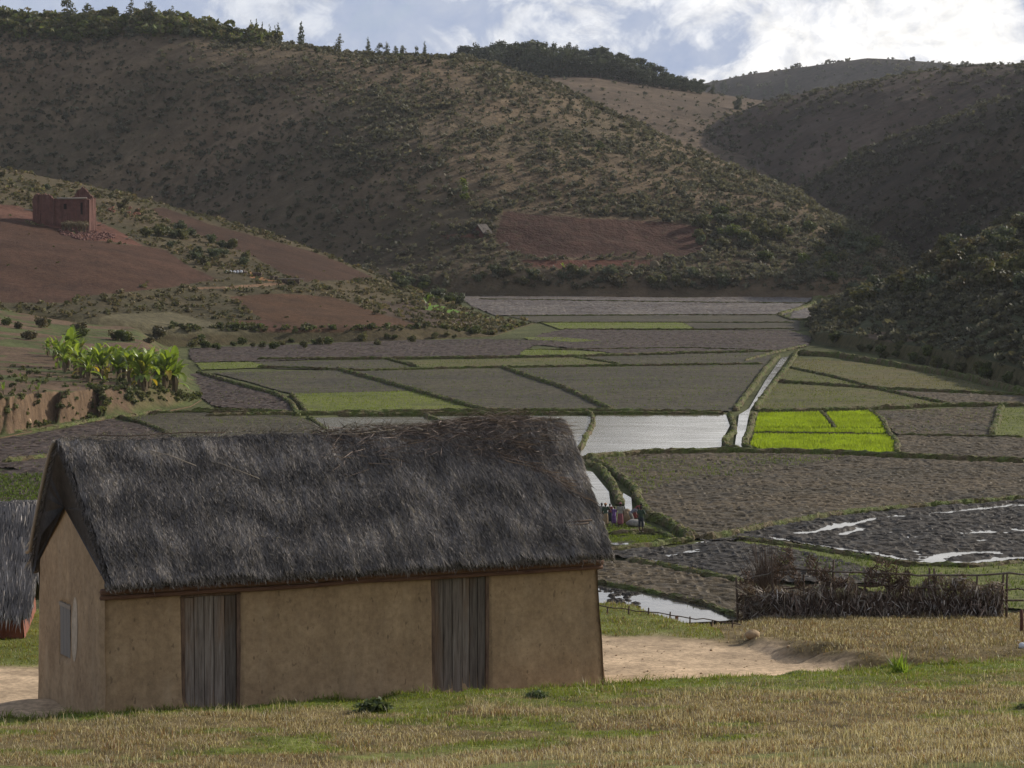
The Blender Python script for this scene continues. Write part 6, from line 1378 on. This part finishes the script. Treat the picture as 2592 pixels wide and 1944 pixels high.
pk, pw, pr, pg, pu, pt = cloth('pink_cloth', (.20, .07, .08)), cloth('white_shirt', (.27, .25, .22)), cloth('red_cloth', (.19, .05, .045)), cloth('dark_green_cloth', (.05, .075, .05)), cloth('purple_cloth', (.14, .075, .21)), cloth('tan_cloth', (.24, .17, .10))
pdk, pgr, por = cloth('dark_cloth', (.03, .032, .04)), cloth('grey_cloth', (.15, .14, .16)), cloth('orange_cloth', (.42, .18, .07))
person(*spot(490, 1150), 1.66, .25, 'person standing in dark green top, tan wrap and orange hat', arms=('down', 'hip'), top=pg, bottom=pt, hat=por)
person(*spot(432, 1128), 1.60, -.4, 'person in white top half hidden beside the thatched roof', arms=('down', 'down'), top=pw, bottom=pdk)
person(*spot(556, 1100), 1.42, .1, 'person in red top between the purple and the dark green clothed', arms=('down', 'down'), top=pr, bottom=pdk)
person(*spot(618, 1128), 1.36, -.2, 'short person stooping slightly in purple clothes', lean=.35, arms=('reach', 'reach'), top=pu, bottom=pu)
person(*spot(712, 1155), 1.72, 0.1, 'person with pink hat, white top and red skirt standing in the middle', arms=('fold', 'down'), top=pw, bottom=pk, hat=pk)
person(*spot(880, 1110), 1.62, -1.2, 'person bending forward in grey top and pale shorts', lean=1.05, knee=.35, arms=('reach', 'reach'), top=pgr, bottom=pw, skirt=False)
person(*spot(935, 1060), 1.55, -1.3, 'person bending in bright red clothes behind the grey topped one', lean=.9, knee=.3, arms=('reach', 'reach'), top=pr, bottom=pr)
person(*spot(1022, 1225), 1.80, -.5, 'dark clothed person standing apart at the right with pale sleeve', arms=('down', 'fold'), top=pg, bottom=pdk, skirt=False)
p = on_z(*pp(930, 1140), .05); m = MB(); m.ellipsoid((0, 0, .22), (.62, .4, .28), nu=18, nv=10, jit=.05); m.ellipsoid((.35, .1, .2), (.35, .3, .24), nu=14, nv=8, jit=.05); o = m.build('white_bundle', pw, None, True); o.location = p; tag(o, 'pale cloth bundle on the ground at the feet of the bending person', 'bundle')
p = on_z(*pp(790, 1085), .05); m = MB(); m.ellipsoid((0, 0, .38), (.45, .4, .5), nu=18, nv=10, jit=.05); m.ellipsoid((.1, .1, .75), (.3, .28, .22), nu=14, nv=8, jit=.05); o = m.build('straw_sack', pt, None, True); o.location = p; tag(o, 'tall tan sack standing between the pink hatted and the bending person', 'sack')
# grassy ground they stand on
xs, ys = [], []
G = wp(vP([(430, 1120), (700, 1090), (1000, 1060), (1150, 1120), (1400, 1250), (1640, 1330), (1640, 1400), (1100, 1450), (500, 1500), (300, 1500), (300, 1150)])); Ga = np.array(G); lo, hi = Ga.min(0), Ga.max(0)
k = int((hi - lo).prod() * 120); x = rng.uniform(lo[0], hi[0], k); y = rng.uniform(lo[1], hi[1], k); ok = inpoly(x, y, G) & (fbm(x / 1.5, y / 1.5, 3, 801) > -.12); x, y = x[ok], y[ok]
o = blades('grass_patch', np.stack([x, y, x * 0], 1), rng.uniform(.05, .16, len(x)), rng.uniform(.03, .07, len(x)), np.array([.12, .155, .02]) * rng.uniform(.6, 1.4, (len(x), 1)), till_m, .6); tag(o, 'patch of green grass where the people are working', 'grass', kind='stuff')
water(vP([(560, 1410), (620, 1395), (830, 1400), (835, 1425), (640, 1432)]), .055, WB, 'puddle in the grass in front of the people')
# ------------------------------------------------------------------ daylight
SUN_AZ, SUN_EL = D2R(54), D2R(25)                       # to the right of the view and beyond it: the scene is lit from behind
sun = bpy.data.lights.new('sun', 'SUN'); sun.energy = 4.6; sun.angle = D2R(.5); sun.color = (1.0, .93, .82)
so = bpy.data.objects.new('sun', sun); COL.objects.link(so)
sd = Vector((math.sin(SUN_AZ) * math.cos(SUN_EL), math.cos(SUN_AZ) * math.cos(SUN_EL), math.sin(SUN_EL)))
so.rotation_euler = sd.to_track_quat('Z', 'Y').to_euler(); so.location = (40, 20, 80)
W = bpy.data.worlds.new('World'); SC.world = W; W.use_nodes = True; t = NT(W.node_tree)
bg = W.node_tree.nodes['Background']; STR = 0.09; bg.inputs['Strength'].default_value = STR
sky = t.node('ShaderNodeTexSky'); sky.sky_type = 'NISHITA'; sky.sun_disc = False; sky.sun_elevation = SUN_EL; sky.sun_rotation = SUN_AZ; sky.altitude = 1200
tc = t.node('ShaderNodeTexCoord'); sp = t.node('ShaderNodeSeparateXYZ'); t.l.new(tc.outputs['Generated'], sp.inputs[0])
def cvec(sx, sz, off):
    c = t.node('ShaderNodeCombineXYZ'); t.set(c.inputs[0], t.math('MULTIPLY_ADD', sp.outputs[0], sx, off)); t.set(c.inputs[1], t.math('MULTIPLY', sp.outputs[1], sx * .6)); t.set(c.inputs[2], t.math('MULTIPLY', sp.outputs[2], sz)); return c.outputs[0]
n1 = t.noise(1.0, 8, .58, cvec(26, 34, 3.7), .6); n2 = t.noise(1.0, 3, .5, cvec(9, 14, 8.2), .3); n3 = t.noise(1.0, 8, .62, cvec(64, 80, 1.3), .4)
sunny = t.ramp(t.math('MULTIPLY_ADD', sp.outputs[0], 2.4, .5), [(.40, 0), (.72, 1)])      # clouds nearer the sun's side are thinner and brighter
dens = t.math('ADD', t.math('MULTIPLY', n1, .62), t.math('ADD', t.math('MULTIPLY', n2, .26), t.math('MULTIPLY', n3, .20)))
dens = t.math('MULTIPLY_ADD', sunny, .085, dens)
dens = t.math('MULTIPLY_ADD', t.ramp(sp.outputs[2], [(.066, 0), (.076, 1), (.15, 1), (.22, 0)]), .17, dens)  # added bright cloud band, mostly above the view, to whiten reflections in the water
white = t.ramp(dens, [(.56, 0), (.62, .6), (.70, 1)])
cover = t.ramp(dens, [(.36, .75), (.50, 1)])
body = t.mix(t.ramp(n3, [(.3, 0), (.7, 1)]), (.34, .41, .58), (.47, .52, .64))
lit = t.mix(sunny, (.78, .80, .84), (1.12, 1.10, 1.07))
lit = t.mix(1.0, lit, t.ramp(n3, [(.34, .72), (.58, 1.04)]), 'MULTIPLY')
cl = t.mix(white, body, lit)
cls = t.node('ShaderNodeVectorMath', operation='SCALE'); t.l.new(cl, cls.inputs[0]); cls.inputs['Scale'].default_value = 1 / STR
low = t.ramp(sp.outputs[2], [(.0, 1), (.20, .95), (.50, .40)])
t.set(bg.inputs[0], t.mix(t.math('MULTIPLY', cover, low), sky.outputs[0], cls.outputs[0]))
SC.view_settings.view_transform = 'Standard'; SC.view_settings.look = 'None'; SC.view_settings.exposure = 0.12; SC.view_settings.gamma = 1.0
SC.cycles.max_bounces = 5; SC.cycles.diffuse_bounces = 2; SC.cycles.glossy_bounces = 3; SC.cycles.transmission_bounces = 3; SC.cycles.transparent_max_bounces = 4
SC.cycles.use_denoising = True

# the air of the valley
hz = MB(); hz.box((0, 1500, 98), (3000, 3300, 220)); haze = hz.build('haze', None); haze['kind'] = 'stuff'; haze['label'] = 'thin haze filling the valley air'
hm = bpy.data.materials.new('haze'); hm.use_nodes = True; hn = hm.node_tree; hn.nodes.clear(); ho = hn.nodes.new('ShaderNodeOutputMaterial'); hv = hn.nodes.new('ShaderNodeVolumePrincipled')
hv.inputs['Color'].default_value = (.86, .89, .95, 1); hv.inputs['Density'].default_value = .00004; hv.inputs['Anisotropy'].default_value = .3; hn.links.new(hv.outputs[0], ho.inputs['Volume']); haze.data.materials.append(hm)
